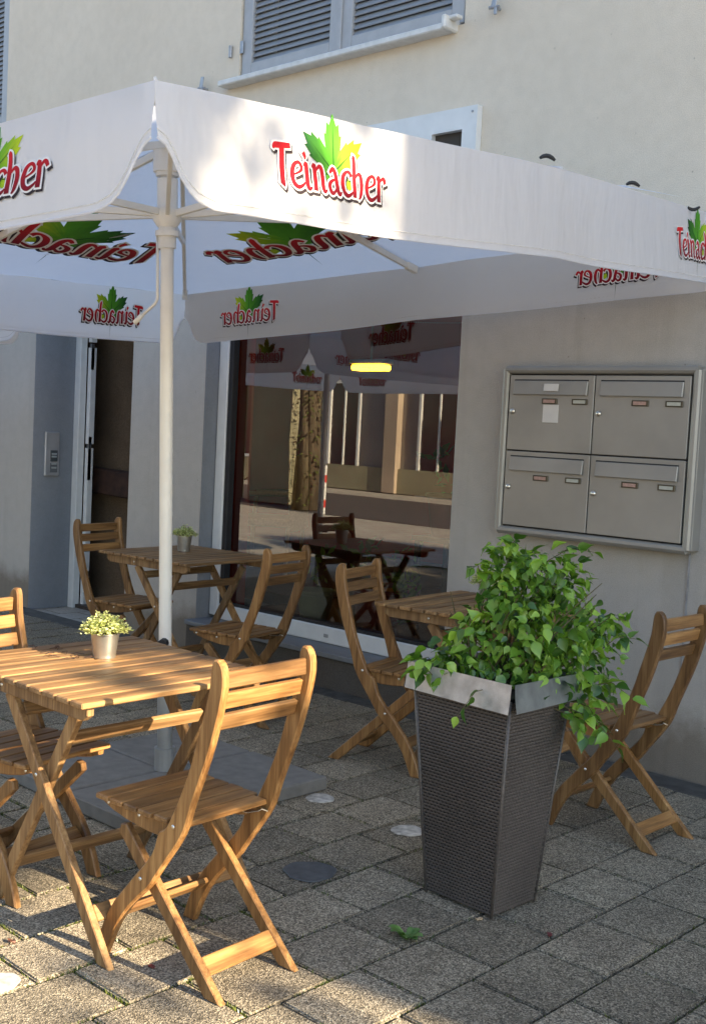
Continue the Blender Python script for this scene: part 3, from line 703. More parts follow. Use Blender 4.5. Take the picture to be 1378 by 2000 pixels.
def make_umbrella(base, rotz, rim, a, bulge, hval, apex, label, logos=True, tilt_top=None, hts=None, pole_shift=(0, 0, 0)):
    root = empty('cafe_umbrella', base); tag(root, label, 'umbrella', 'white promotional umbrellas on the terrace')
    e1 = Vector((math.cos(rotz), math.sin(rotz), 0)); e2 = Vector((-math.sin(rotz), math.cos(rotz), 0))
    m_ = 1+bulge
    uv = [(1, -1), (m_, 0), (1, 1), (0, m_), (-1, 1), (-m_, 0), (-1, -1), (0, -m_)]      # corner, mid, corner, mid ...
    B = [e1*(u*a)+e2*(v*a)+Vector((0, 0, z)) for (u, v), z in zip(uv, rim)]              # bottom stations (root space)
    hts = hts or [hval]*8
    if tilt_top: B = [b+Vector((tilt_top[0], tilt_top[1], 0)) for b in B]
    T = [b+Vector((0, 0, h_)) for b, h_ in zip(B, hts)]
    top = Vector((tilt_top[0], tilt_top[1], apex)) if tilt_top else Vector((0, 0, apex))
    sides = [(0, 1, 2), (2, 3, 4), (4, 5, 6), (6, 7, 0)]
    def edge(S, side, s):
        i, j, k = sides[side]
        return S[i].lerp(S[j], s*2) if s < .5 else S[j].lerp(S[k], s*2-1)
    def outward(side):
        i, j, k = sides[side]; n = (B[k]-B[i]).cross(Vector((0, 0, 1))); n.z = 0
        return n.normalized()
    ARCH = [(0, 1.0), (.016, .94), (.034, .80), (.052, .53), (.074, .27), (.102, .09), (.145, 0), (9, 0)]
    def arch(d):
        for (d0, v0), (d1, v1) in zip(ARCH, ARCH[1:]):
            if d <= d1: return lerp(v0, v1, (d-d0)/(d1-d0))
        return 0
    SL = [(B[sides[q][2]]-B[sides[q][0]]).length for q in range(4)]
    def wave(side, s, t):
        d = min(s, 1-s)*SL[side]
        return 0.010*math.sin(s*19+side*1.7)*t + .013*math.sin(s*7.3+side*2.1+1)*t + .006*noise.noise(Vector((s*9, t*3, side*5.)))
    def val(side, s, t, lift=0.0):
        """t 0 at the top seam, 1 at the hem"""
        p = edge(T, side, s).lerp(edge(B, side, s), t)
        hang = .012*math.sin(math.pi*min(1, abs((s*2) % 1)))*t      # hem sags between the ribs
        return p+outward(side)*(wave(side, s, t)+.01*t+lift)-Vector((0, 0, hang*0.6))
    def roof(side, s, r, lift=0.0):
        p = edge(T, side, s).lerp(top, r)
        q = (s*2) % 1
        sag = .035*math.sin(math.pi*q)*math.sin(math.pi*min(1, r*1.02))*(1-r*.3)
        return p-Vector((0, 0, sag-lift+.004*noise.noise(Vector((s*11, r*6, side*3.)))))
    # roof
    rm = MB()
    nS, nR = 24, 12
    for side in range(4):
        vs = []; fs = []
        for i in range(nS+1):
            for j in range(nR+1): vs.append(roof(side, i/nS, .985*j/nR))
        for i in range(nS):
            for j in range(nR): fs.append((i*(nR+1)+j, (i+1)*(nR+1)+j, (i+1)*(nR+1)+j+1, i*(nR+1)+j+1))
        rm.add(vs, fs)
    ro = rm.build('roof_cloth', CLOTH, root, True, 22)
    rseam = MB()
    for i in range(8):
        for side, s in ((i//2, .5 if i % 2 else 0.0),):
            rseam.tube([roof(side, s, r/10, .003) for r in range(10)], .004, 5)
    rseam.build('seam', CLOTH, ro)
    # valances
    nV, nT = 160, 8
    for side in range(4):
        v = MB(); vs = []; fs = []
        for i in range(nV+1):
            s = i/nV; 
            tmax = 1-.53*arch(min(s, 1-s)*SL[side])
            for j in range(nT+1): vs.append(val(side, s, tmax*j/nT))
        for i in range(nV):
            for j in range(nT): fs.append((i*(nT+1)+j, i*(nT+1)+j+1, (i+1)*(nT+1)+j+1, (i+1)*(nT+1)+j))
        v.add(vs, fs)
        vo = v.build('valance', CLOTH, root, True)
        h = MB()
        pts = []
        for i in range(nV+1):
            s = i/nV; pts.append(val(side, s, (1-.53*arch(min(s, 1-s)*SL[side]))*.995, 0))
        h.tube(pts, .0032, 5); h.build('hem', CLOTH, vo)
        st_ = MB(); st_.tube([val(side, i/nV, (1-.53*arch(min(i/nV, 1-i/nV)*SL[side]))-.075, .0012) for i in range(nV+1)], .0013, 4); st_.build('stitching', STITCH, vo)
        if logos:
            for c in (.165, .845):
                for sgn in (1, -1):
                    lg = MB()
                    def pl(u, vv, lift):
                        s = c+u/SL[side]; t = .52-vv/hval
                        return val(side, s, t, sgn*lift)
                    add_logo(lg, pl, .405); lg.build('printed_logo', INK, vo)
    if logos:
        for side in range(4):
            for c in ((.5,), (.65,), (.35,), (.5,))[side]:
                lg = MB()
                rimc = edge(T, side, c); inw = (top-rimc)
                def pl(u, vv, lift):
                    r = .33+vv/inw.length
                    w = 1-r
                    s = c+(u/SL[side])/max(.2, w)*1.0
                    return roof(side, min(.999, max(.001, s)), r, -lift)
                add_logo(lg, pl, 1.15); lg.build('printed_logo', INK, ro)
    # frame: pole, hubs, ribs, struts
    ax = (top+Vector(pole_shift)).normalized()
    def on(z): return ax*(z/ax.z)
    part('pole', STEELP, root, lambda m: m.tube([on(0.0), on(.8), on(1.6), on(apex-.10)], .0255, 20), smooth=True, auto=40)
    zr = 2.155
    part('runner', STEELP, root, lambda m: (m.tube([on(zr-.10), on(zr-.02)], .034, 18), m.tube([on(zr-.055), on(zr-.035)], .046, 18),
         m.tube([on(zr-.02), on(zr+.005), on(zr+.05)], [.038, .055, .052], 16), m.tube([on(zr+.05), on(zr+.16)], .040, 16), m.tube([on(zr+.17), on(zr+.27)], .045, 16)), smooth=True, auto=40)
    part('top_hub', STEELP, root, lambda m: m.tube([on(apex-.14), on(apex-.04)], .055, 16), smooth=True, auto=40)
    for i in range(8):
        side, s = i//2, (.5 if i % 2 else 0.0)
        pts = [roof(side, s, r, -.022) for r in (.02, .35, .7, .96)]
        rb = MB()
        for p, q in zip(pts, pts[1:]): rb.bar(p, q, .018, .028, .002)
        r_ = rb.build('rib', STEELP, root)
        part('rib_end', STEELP, r_, lambda m: m.bar(pts[0]+(pts[0]-pts[1]).normalized()*.01, pts[0]+(pts[1]-pts[0]).normalized()*.07, .030, .036, .003))
        hubp = on(zr+.03); tgt = roof(side, s, .48, -.038)
        d = (tgt-hubp); d2 = Vector((d.x, d.y, 0)).normalized()
        part('strut', STEELP, root, lambda m: m.bar(hubp+d2*.05, tgt, .016, .026, .002))
    part('crank', STEELP, root, lambda m: (m.tube([on(zr-.04)+Vector((-.026, -.026, 0)), on(1.86)+Vector((-.026, -.026, 0)), on(1.84)+Vector((-.034, -.034, 0)), on(1.79)+Vector((-.075, -.070, 0))], .006, 8),
          m.tube([on(1.80)+Vector((-.068, -.064, 0)), on(1.765)+Vector((-.092, -.086, 0))], .010, 8)), smooth=True)
    part('pole_socket', SLABG, root, lambda m: m.tube([on(.03), on(.47)], .030, 18), smooth=True, auto=40)
    part('pole_plate', SLABG, root, lambda m: m.tube([on(0.0), on(.09)], .042, 16))
    part('pole_clamp', STEELP, root, lambda m: m.tube([on(.40), on(.44)], .034, 16))
    part('clamp_knob', BLACK, root, lambda m: m.tube([on(.52)+Vector((.02, -.02, 0)), on(.52)+Vector((.05, -.055, 0))], .020, 10))
    return root, val, roof, edge, T

PB = Vector((-3.66, 2.86, 0.06))
rimz = [1.868, 2.0, 2.118, 2.018, 1.90, 1.86, 1.78, 1.785]
rimz = [z-PB.z for z in rimz]
UM, uval, uroof, uedge, uT = make_umbrella(PB, R(6), rimz, 1.60, .015, .255, 2.54-PB.z, 'large white umbrella with red and green drink logos shading the cafe tables', True, (.04, -.07), [.232, .262, .26, .258, .285, .26, .24, .225], (-.04, -.036, 0))
part('roof_flap', CLOTH, UM, lambda m: m.add([uroof(0, .68, .03, .02), uroof(0, .83, .02, .035), uroof(0, .83, .11, .05), uroof(0, .68, .12, .02)], [(0, 1, 2, 3)]))
for s, r, dz in ((.475, .02, .02), (.67, .02, .018), (.815, .0, -.02)):
    p = uroof(0, s, r, .01)
    part('strap', BLACK, UM, lambda m: m.tube([p+Vector((.006*k, .007*k, dz*math.sin(math.pi*.2+k*.42))) for k in range(6)], [.004, .006, .0065, .0065, .006, .004], 8))

for k, (dx, dy) in enumerate(((-.235, -.235), (.235, -.235), (-.235, .235), (.235, .235))):
    lab = ['grey concrete base slab at umbrella foot nearest the left wooden table', 'grey concrete base slab beside the seat of the sunlit chair', 'grey concrete base slab at the rear of the umbrella foot', 'grey concrete base slab with exposed corner nearest the white disc'][k]
    o = empty('base_slab', (PB.x+dx, PB.y+dy, 0), R(random.uniform(-1, 1))); tag(o, lab, 'concrete slab', 'slabs weighting the umbrella foot')
    part('slab', SLABM, o, lambda m: m.box((0, 0, .030), (.458, .458, .056), None, .006))

make_umbrella(Vector((-7.60, 2.10, 0)), R(4), [1.875]*8, 1.48, .03, .265, 2.6, 'second white umbrella beyond the left edge showing one rounded valance corner', True)

# ================================================================== CHAIRS
def outline_prism(m, pts, w0, w1, bev=0.003):
    """pts in the (s, z) plane, extruded along lateral w"""
    bm = bmesh.new()
    vs = [bm.verts.new((p[0], w0, p[1])) for p in pts]
    f = bm.faces.new(vs); r = bmesh.ops.extrude_face_region(bm, geom=[f])
    for v in [g for g in r['geom'] if isinstance(g, bmesh.types.BMVert)]: v.co.y = w1
    bmesh.ops.recalc_face_normals(bm, faces=bm.faces)
    ed = [e for e in bm.edges if abs(e.verts[0].co.y-e.verts[1].co.y) < 1e-6]
    bmesh.ops.bevel(bm, geom=ed, offset=bev, segments=1, affect='EDGES', clamp_overlap=True)
    bmesh.ops.triangulate(bm, faces=[f for f in bm.faces if len(f.verts) > 4])
    # grain follows the length of the piece (mostly z here)
    m.bm(bm, grain_axis=2)
FRONT = [(.036, .873), (.044, .860), (.047, .835), (.049, .80), (.059, .755), (.081, .678), (.109, .581), (.145, .494), (.170, .445), (.183, .418), (.196, .404), (.214, .396), (.222, .380), (.235, .335), (.265, .295), (.305, .253), (.348, .203), (.392, .153), (.436, .075), (.462, .0)]
REAR = [(.415, .0), (.378, .085), (.337, .146), (.290, .196), (.244, .238), (.217, .279), (.168, .345), (.132, .395), (.115, .430), (.098, .485), (.077, .54), (.040, .635), (.012, .735), (-.002, .80), (.0, .845), (.010, .866), (.022, .874)]
# smooth the outlines a little
def chaikin(p):
    out = [p[0]]
    for a, b in zip(p, p[1:]): out += [(a[0]*.75+b[0]*.25, a[1]*.75+b[1]*.25), (a[0]*.25+b[0]*.75, a[1]*.25+b[1]*.75)]
    return out+[p[-1]]
STILE = FRONT+REAR
SL_W = .171
def make_chair(label):
    t = empty('folding_chair'); tag(t, label, 'chair', 'wooden folding chairs on the cafe terrace')
    for s in (-1, 1):
        part('stile', WOOD, t, lambda m: outline_prism(m, chaikin(FRONT)+chaikin(REAR), s*(SL_W-.024), s*SL_W, .004))
    for s in (-1, 1):
        def leg(m):
            d = Vector((.414, .39)).normalized(); n = Vector((-d.y, d.x)); a = Vector((.017, .0)); b = Vector((.017, 0))+d*.515; h = .020
            p = [(a.x-h/d.y*1.0, 0), (a.x+h/d.y*1.0, 0), tuple(b-n*h), tuple(b+d*.012), tuple(b+n*h)]
            outline_prism(m, p, s*.123, s*.1455, .003)
        part('leg', WOOD, t, leg)
    for s in (-1, 1):
        part('seat_rail', WOOD, t, lambda m: outline_prism(m, chaikin([(.150, .417), (.478, .417)])[:1]+[(.478, .417), (.476, .404), (.44, .391), (.38, .379), (.30, .370), (.235, .369), (.200, .377), (.168, .400)], s*.1235, s*.1455, .003))
    for sc_, hw in ((.455, .170), (.396, .170), (.337, .170), (.278, .170), (.219, .166), (.160, .144)):
        part('seat_slat', WOOD, t, lambda m: m.box((sc_, 0, .4255), (.052, 2*hw, .015), None, .003, 1))
    for z, s0, an, h in ((.822, .021, -3, .044), (.766, .034, 12, .043), (.708, .050, 17, .043)):
        def slat(m):
            # slightly bowed slat between the stiles
            n = 6; w = SL_W-.026
            for i in range(n):
                pass
            bm = bmesh.new(); bmesh.ops.create_cube(bm, size=1.0)
            for v in bm.verts: v.co = Vector((v.co.x*.016, v.co.y*2*w, v.co.z*h))
            bmesh.ops.bevel(bm, geom=list(bm.edges), offset=.003, segments=1, affect='EDGES')
            m.bm(bm, (s0, 0, z), Matrix.Rotation(R(-an), 3, 'Y'), 1)
        part('back_slat', WOOD, t, slat)
    part('stretcher', WOOD, t, lambda m: m.box((.073, 0, .066), (.016, .246, .050), Matrix.Rotation(R(46), 3, 'Y'), .003, 1))
    part('stretcher', WOOD, t, lambda m: m.box((.372, 0, .128), (.016, .294, .044), Matrix.Rotation(R(-48), 3, 'Y'), .003, 1))
    part('seat_bearer', WOOD, t, lambda m: m.box((.36, 0, .388), (.03, .246, .02), None, .002, 1))
    def bolts(m):
        for s in (-1, 1):
            for q, zz, w in ((.16, .421, SL_W), (.28, .25, SL_W), (.325, .404, .1455), (.455, .408, .1455)):
                m.lathe([(0, .003), (.0045, .002), (.0058, 0)], (q, s*w, zz), 8, Matrix.Rotation(R(-90*s), 3, 'X'))
    o = part('bolt', STEEL, t, bolts, smooth=True); o['kind'] = 'stuff'
    def clip(m):
        m.bar((.155, -.075, .408), (.150, -.120, .404), .022, .002); m.bar((.150, -.120, .404), (.146, -.132, .409), .022, .002); m.bar((.146, -.132, .409), (.135, -.1465, .402), .022, .003)
    part('clip', STEEL, t, clip)
    return t
CH = make_chair('sunlit wooden folding chair closest to camera with its back towards us')
chairs = [
 ((-2.142, 2.005), 183.1, None),
 ((-4.07, 3.90), 190.5, 'wooden folding chair by the shop window turned towards the rear table'),
 ((-5.71, 3.885), 9.0, 'shaded wooden folding chair in front of the dark open doorway'),
 ((-3.55, 3.80), 13.5, 'wooden folding chair between the shop window and the wicker planter'),
 ((-1.955, 3.86), 179.5, 'wooden folding chair at the right edge below the mailboxes'),
 ((-3.44, 1.88), 9.0, 'wooden folding chair cut off at the left edge behind the near table'),
]
for i, (p, a_, lab) in enumerate(chairs):
    o = CH if i == 0 else copy_tree(CH)
    if lab: o['label'] = lab
    o.location = (*p, 0.001); o.rotation_euler = (0, 0, R(a_))

# ================================================================== TABLES
def make_table(label):
    t = empty('folding_table'); tag(t, label, 'table', 'wooden slatted folding tables')
    mesh = None
    for i in range(11):
        x = (i-5)*.0672
        L = .685
        part('table_slat', WOOD_T, t, lambda m: m.box((x, 0, .702), (.0575, L, .016), None, .003, 1))
    for s in (-1, 1):
        part('apron', WOOD_T, t, lambda m: outline_prism(m, [(-.335, .693), (.335, .693), (.335, .665), (.31, .648), (-.31, .648), (-.335, .665)], s*.305, s*.283, .003))
    def leg(m, x0, x1, y, ztop=.645):
        d = Vector((x1-x0, ztop)).normalized(); n = Vector((-d.y, d.x)); h = .021
        b = Vector((x1, ztop))
        outline_prism(m, [(x0-h/d.y, 0), (x0+h/d.y, 0), tuple(b-n*h), tuple(b+n*h)] if d.x < 0 else [(x0-h/d.y, 0), (x0+h/d.y, 0), tuple(b-n*h), tuple(b+n*h)], y-.011, y+.011, .003)
    for s in (-1, 1):
        part('leg', WOOD_T, t, lambda m: leg(m, .405, -.110, s*.268))
        part('leg', WOOD_T, t, lambda m: leg(m, -.185, .205, s*.244))
    part('stretcher', WOOD_T, t, lambda m: m.box((.325, 0, .115), (.016, .512, .046), Matrix.Rotation(R(-38), 3, 'Y'), .003, 1))
    part('stretcher', WOOD_T, t, lambda m: m.box((-.105, 0, .13), (.016, .464, .046), Matrix.Rotation(R(31), 3, 'Y'), .003, 1))
    part('stretcher', WOOD_T, t, lambda m: m.box((.148, 0, .555), (.016, .464, .046), Matrix.Rotation(R(31), 3, 'Y'), .003, 1))
    part('stretcher', WOOD_T, t, lambda m: m.box((-.06, 0, .60), (.016, .512, .040), Matrix.Rotation(R(-38), 3, 'Y'), .003, 1))
    def bolts(m):
        for s in (-1, 1):
            m.lathe([(0, .003), (.0045, .002), (.0058, 0)], (.055, s*.279, .437), 8, Matrix.Rotation(R(-90*s), 3, 'X'))
            m.lathe([(0, .003), (.0045, .002), (.0058, 0)], (-.10, s*.305, .67), 8, Matrix.Rotation(R(-90*s), 3, 'X'))
    part('bolt', STEEL, t, bolts, smooth=True)['kind'] = 'stuff'
    return t
TB = make_table('slatted wooden folding table lit by sun at the left front')
tables = [((-2.890, 2.040), 0.0, None), ((-5.18, 4.15), 4.0, 'shaded slatted wooden table behind the umbrella pole'), ((-3.05, 4.13), 5.0, 'slatted wooden table half hidden behind the leafy planter')]
for i, (p, a_, lab) in enumerate(tables):
    o = TB if i == 0 else copy_tree(TB)
    if lab: o['label'] = lab
    o.location = (*p, 0.001); o.rotation_euler = (0, 0, R(a_))

# ================================================================== HERB POTS
def herb(loc, rad, h, hh, pot_label, plant_label, nleaf, spread, seed):
    rnd = random.Random(seed)
    p = empty('zinc_pot', loc); tag(p, pot_label, 'pot', 'zinc herb pots on the tables')
    part('pot', POTZ, p, lambda m: m.lathe([(0, 0), (rad*.74, 0), (rad*.76, .003), (rad*.75, .008), (rad*.77, .012), (rad*.96, h*.93), (rad*1.03, h*.95), (rad*1.03, h), (rad*.98, h), (rad*.94, h*.86), (0, h*.86)], (0, 0, 0), 32), smooth=True, auto=40)
    part('soil', SOIL, p, lambda m: m.lathe([(0, h*.90), (rad*.92, h*.87)], (0, 0, 0), 20))
    q = empty('herb_plant', (loc[0], loc[1], loc[2]+h*.88)); tag(q, plant_label, 'plant', 'small herbs in the zinc pots')
    st = MB(); lf = MB()
    for i in range(nleaf):
        a = rnd.uniform(0, 6.283); r = spread*rnd.random()**.6
        top_ = Vector((math.cos(a)*r, math.sin(a)*r, hh*(1-.72*(r/spread)**2)*rnd.uniform(.5, 1.1)))
        b = Vector((math.cos(a)*min(r, rad*.8)*.6, math.sin(a)*min(r, rad*.8)*.6, 0))
        st.tube([b, b.lerp(top_, .5)+Vector((0, 0, .01)), top_], .0006, 3, False)
        for k in range(7):
            z = b.lerp(top_, rnd.uniform(.55, 1.08)); az = rnd.uniform(0, 6.28); s = rnd.uniform(.0036, .0068)
            d = Vector((math.cos(az), math.sin(az), rnd.uniform(-.2, .7))).normalized(); w = d.cross(Vector((rnd.uniform(-1, 1), rnd.uniform(-1, 1), 1))).normalized()
            c = z+d*s
            rr = rnd.random()*.5+.25*(i % 2)
            lf.add([z, c+w*s*.7, z+d*s*2, c-w*s*.7], [(0, 1, 2, 3)], None, [(rr, 0, 0, 1)]*4)
    st.build('stem', STEM, q)['kind'] = 'stuff'
    o = lf.build('foliage', HERB, q); o['kind'] = 'stuff'
herb((-2.995, 2.088, .7115), .046, .080, .066, 'small zinc pot standing in sunlight on the near table', 'yellow green herb in the sunlit pot on the near table', 300, .080, 1)
herb((-5.29, 4.21, .7115), .046, .092, .066, 'dim zinc pot on the shaded table behind the pole', 'dull green herb in the pot on the table behind the pole', 240, .075, 2)
herb((-3.10, 4.20, .7115), .046, .088, .075, 'zinc pot on the table hidden behind the leafy shrub', 'pale herb partly seen over the shrub on the right table', 240, .085, 3)
tw = MB(); rnd = random.Random(5)
for i in range(16):
    p = Vector((-3.12+.11*rnd.uniform(-1, 1), 1.99+.05*rnd.uniform(-1, 1), .7125)); a = rnd.uniform(0, 3)
    tw.tube([p, p+Vector((math.cos(a)*.02, math.sin(a)*.02, .006)), p+Vector((math.cos(a+.5)*.04, math.sin(a+.5)*.04, .001))], .0012, 4)
tag(tw.build('dry_twigs', TIMBER), 'few dry dark twigs lying on the near table beside the pot', 'twigs')

# ================================================================== PLANTER AND SHRUB
PX, PY = -2.126, 2.93
pl = empty('wicker_planter', (PX, PY, 0), R(-2)); pl.scale = (1, .80, 1); tag(pl, 'tall tapered brown wicker planter with a bent galvanised rim', 'planter')
HB, HT, PH = .130, .186, .685
part('liner', BLACK, pl, lambda m: m.add([(-HB+.004, -HB+.004, .01), (HB-.004, -HB+.004, .01), (HB-.004, HB-.004, .01), (-HB+.004, HB-.004, .01), (-HT+.004, -HT+.004, PH), (HT-.004, -HT+.004, PH), (HT-.004, HT-.004, PH), (-HT+.004, HT-.004, PH)], [(0, 1, 5, 4), (1, 2, 6, 5), (2, 3, 7, 6), (3, 0, 4, 7), (3, 2, 1, 0)]))
def weave(m):
    rows, per = 64, 20
    for f_ in range(4):
        ca, sa = math.cos(f_*math.pi/2), math.sin(f_*math.pi/2)
        for k in range(rows):
            z0 = .012+(PH-.016)*k/rows; z1 = z0+(PH-.016)/rows*.80
            h0 = lerp(HB, HT, z0/PH); vs = []; fs = []
            n = per*2
            for i in range(n+1):
                u = -1+2*i/n; ph = (i+(k % 2)*1) % 2
                o = .0062 if ph else -.003
                for (zz, oo) in ((z0, o-.002), ((z0+z1)/2, o+.0012), (z1, o-.002)):
                    x = u*h0; y = -(h0+oo)
                    vs.append((x*ca-y*sa, x*sa+y*ca, zz))
            for i in range(n):
                for q in range(2): fs.append((i*3+q, (i+1)*3+q, (i+1)*3+q+1, i*3+q+1))
            m.add(vs, fs)
o = part('weave', WICK, pl, weave, smooth=True); o['kind'] = 'stuff'
part('corner_cane', WICK, pl, lambda m: [m.tube([(sx*HB*1.015, sy*HB*1.015, .004), (sx*HT*1.012, sy*HT*1.012, PH)], .006, 6) for sx in (-1, 1) for sy in (-1, 1)], smooth=True)
def rim(sx0, sy0, sx1, sy1, flare, lift, drop, kink):
    def f(m):
        t = .206; n = 14
        vs = []; fs = []
        for i in range(n+1):
            u = i/n; x = lerp(sx0, sx1, u)*t; y = lerp(sy0, sy1, u)*t
            nx, ny = (sy1-sy0), -(sx1-sx0); L = math.hypot(nx, ny); nx /= L; ny /= L
            w = .0025*noise.noise(Vector((x*14, y*14, 1)))
            for (o_, z) in ((-.012, PH+.052), (.0, PH+.055), (.004+flare*u*.4+w, PH+.012), (.012+flare*u+w*2, PH-.028-drop*u), (.003+flare*u+w, PH-.030-drop*u)):
                vs.append((x+nx*o_, y+ny*o_, z+lift*u))
        for i in range(n):
            for q in range(4): fs.append((i*5+q, (i+1)*5+q, (i+1)*5+q+1, i*5+q+1))
        m.add(vs, fs)
        # small dents come from the vertex jitter
    return f
part('rim', GALV, pl, rim(-1.0, -1.02, .985, -1.02, .0, .0, .004, 0), smooth=True, auto=30)
part('rim', plain('dull zinc sheet', (.33, .36, .37), .42, .9, .2, 18, .0006), pl, rim(1.02, -.985, 1.02, 1.0, .012, .0, -.012, 0), smooth=True, auto=30)
part('rim', GALV, pl, rim(1.0, 1.02, -1.0, 1.02, .0, .0, 0, 0), smooth=True, auto=30)
part('rim', GALV, pl, rim(-1.02, 1.0, -1.02, -1.0, .0, .0, 0, 0), smooth=True, auto=30)
part('soil', SOIL, pl, lambda m: m.box((0, 0, PH-.02), (2*HT-.03, 2*HT-.03, .04)))

sh = empty('leafy_shrub', (PX, PY, PH-.035)); tag(sh, 'bushy green shrub with pointed heart shaped leaves spilling over the planter', 'shrub')
def leaf_mesh(seed):
    rnd = random.Random(seed)
    prof = [(0, 0), (.10, .22), (.28, .36), (.48, .35), (.68, .22), (.86, .08), (1.05, 0)]
    m = MB(); vs = []; fs = []
    droop = rnd.uniform(.15, .45); fold = rnd.uniform(.12, .4)
    for i, (x, w) in enumerate(prof):
        z = -droop*x*x*.6
        wav = .03*math.sin(i*2.1+seed)
        vs += [(x, w*.92, z+w*fold+wav), (x, 0, z), (x, -w*.92, z+w*fold-wav)]
    for i in range(len(prof)-1):
        for q in range(2): fs.append((i*3+q, (i+1)*3+q, (i+1)*3+q+1, i*3+q+1))
    m.add(vs, fs, None, [(0, 0, 0, 1)]*len(vs))
    o = m.build('leaf', LEAF, None, True); me = o.data; bpy.data.objects.remove(o); return me
LM = [leaf_mesh(i) for i in range(7)]
# lobes of the bush in camera-facing coordinates (right, depth, height above soil)
RV = Vector((fw.y, -fw.x, 0)).normalized(); DV = Vector((fw.x, fw.y, 0)).normalized()
rnd = random.Random(11)
lobes = [(.04, .02, .14, .17, .13, 300), (-.08, .03, .09, .11, .08, 120), (.19, .03, .18, .15, .15, 260), (.07, .02, .30, .13, .11, 240), (.15, .03, .36, .14, .075, 190), (.02, 0, .38, .07, .08, 90), (.28, .05, .10, .13, .15, 210), (.27, -.02, -.02, .10, .08, 80), (-.17, -.03, .07, .08, .06, 50), (.31, .02, .22, .10, .06, 60), (.14, -.06, .06, .10, .09, 90), (.05, -.06, .20, .15, .12, 160)]
sprays = [((-.18, -.04, .05), (-.26, -.08, .08), 9), ((-.16, .02, .06), (-.25, -.02, .10), 7), ((.02, 0, .40), (.045, -.02, .495), 9), ((.14, .02, .42), (.29, .0, .465), 9), ((-.05, 0, .36), (-.09, -.05, .40), 8), ((.30, 0, .22), (.40, -.04, .26), 9), ((.30, -.02, .05), (.42, -.08, .03), 10), ((.24, -.05, -.02), (.38, -.10, -.12), 9), ((.25, -.02, .0), (.34, -.08, -.08), 8), ((-.02, -.16, .06), (-.13, -.26, -.01), 5), ((.32, .0, .15), (.44, .0, .20), 6), ((.20, -.08, -.02), (.28, -.13, -.10), 8)]
cand = []
def leafpose(p, outd, size):
    d = (outd*rnd.uniform(.2, 1.1)+Vector((rnd.gauss(0, .55), rnd.gauss(0, .55), rnd.gauss(-.45, .6)))).normalized()
    upv = (outd*.55+Vector((0, 0, .9))+Vector((rnd.gauss(0, .55), rnd.gauss(0, .55), rnd.gauss(0, .35)))).normalized()
    y = upv.cross(d)
    if y.length < .05: y = Vector((1, 0, 0)).cross(d)
    y.normalize(); z = d.cross(y)
    Mx = Matrix((d, y, z)).transposed().to_4x4(); Mx.translation = p
    return Mx @ Matrix.Scale(size, 4)
def W3(r, d, h): return RV*r+DV*d+Vector((0, 0, h))
for (r, d, h, rx, rz, n) in lobes:
    c = W3(r, d, h+.03)
    for _ in range(n):
        v = Vector((rnd.gauss(0, 1), rnd.gauss(0, 1), rnd.gauss(0, 1))).normalized()*rnd.uniform(.55, 1.08)
        p = c+RV*v.x*rx+DV*v.y*rx*.9+Vector((0, 0, v.z*rz))
        outd = (RV*v.x+DV*v.y+Vector((0, 0, v.z*.6))).normalized()
        if p.z < .03 and abs(p.dot(RV)) < .17 and p.dot(DV) > -.1: p.z = .03
        cand.append((leafpose(p, outd, rnd.choice((.022, .028, .032, .036, .041, .047, .055))*rnd.uniform(.85, 1.1)), p))
stm = MB()
for a, b, n in sprays:
    A, Bv = W3(*a), W3(*b); midp = A.lerp(Bv, .5)+Vector((0, 0, .03))
    stm.tube([W3(0.05, 0, 0.03), A, midp, Bv], [.003, .002, .0014, .0008], 5)
    for i in range(n):
        t = (i+1)/n; p = A.lerp(midp, t*2) if t < .5 else midp.lerp(Bv, t*2-1)
        cand.append((leafpose(p, (Bv-A).normalized()+Vector((rnd.gauss(0, .5), rnd.gauss(0, .5), 0)), rnd.uniform(.036, .060)), p))
for i in range(26):
    b = W3(rnd.uniform(-.08, .1), rnd.uniform(-.08, .08), .0); e = W3(rnd.uniform(-.15, .35), rnd.uniform(-.12, .12), rnd.uniform(.15, .42))
    stm.tube([b, b.lerp(e, .5)+Vector((rnd.uniform(-.03, .03), rnd.uniform(-.03, .03), .03)), e], [.004, .003, .0012], 5)
stm.build('stem', STEM, sh)
camdir = -DV
cand.sort(key=lambda c: -(c[1].dot(camdir)+.25*c[1].z+rnd.uniform(0, .05)))
rest = MB()
for i, (Mx, p) in enumerate(cand):
    me = rnd.choice(LM)
    if i < 298:
        o = link('leaf', me, sh); o.matrix_basis = Mx
    else:
        r0 = rnd.random()
        rest.add([Mx @ v.co for v in me.vertices], [tuple(f.vertices) for f in me.polygons], None, [(r0, 0, 0, 1)]*len(me.vertices))
o = rest.build('foliage', LEAF, sh, True); o['kind'] = 'stuff'

# ================================================================== SMALL THINGS ON THE PAVING
def disc(x, y, r, mt, label, seed):
    def f(m):
        n = 28; rs = [r*(1+.05*math.sin(3*i*6.28/n+seed)+.03*math.sin(7*i*6.28/n)) for i in range(n)]
        top_ = [(rs[i]*math.cos(6.283*i/n), rs[i]*math.sin(6.283*i/n), .0028) for i in range(n)]
        bot = [(1.03*v[0], 1.03*v[1], .0) for v in top_]
        m.add(top_+bot, [tuple(range(n))]+[(i, n+i, n+(i+1) % n, (i+1) % n) for i in range(n)])
    o = part('paving_disc', mt, None, f); o.location = (x, y, .0015); tag(o, label, 'paving disc', 'worn round discs on the pavers')
disc(-3.136, 3.225, .055, GUMW, 'worn white round disc on the paving beside the base slabs', 1)
disc(-2.672, 3.215, .058, GUMW, 'pale round disc on the paving half hidden behind the planter', 2)
disc(-2.585, 1.520, .050, GUMW, 'bright white disc on sunlit paving at the bottom left', 3)
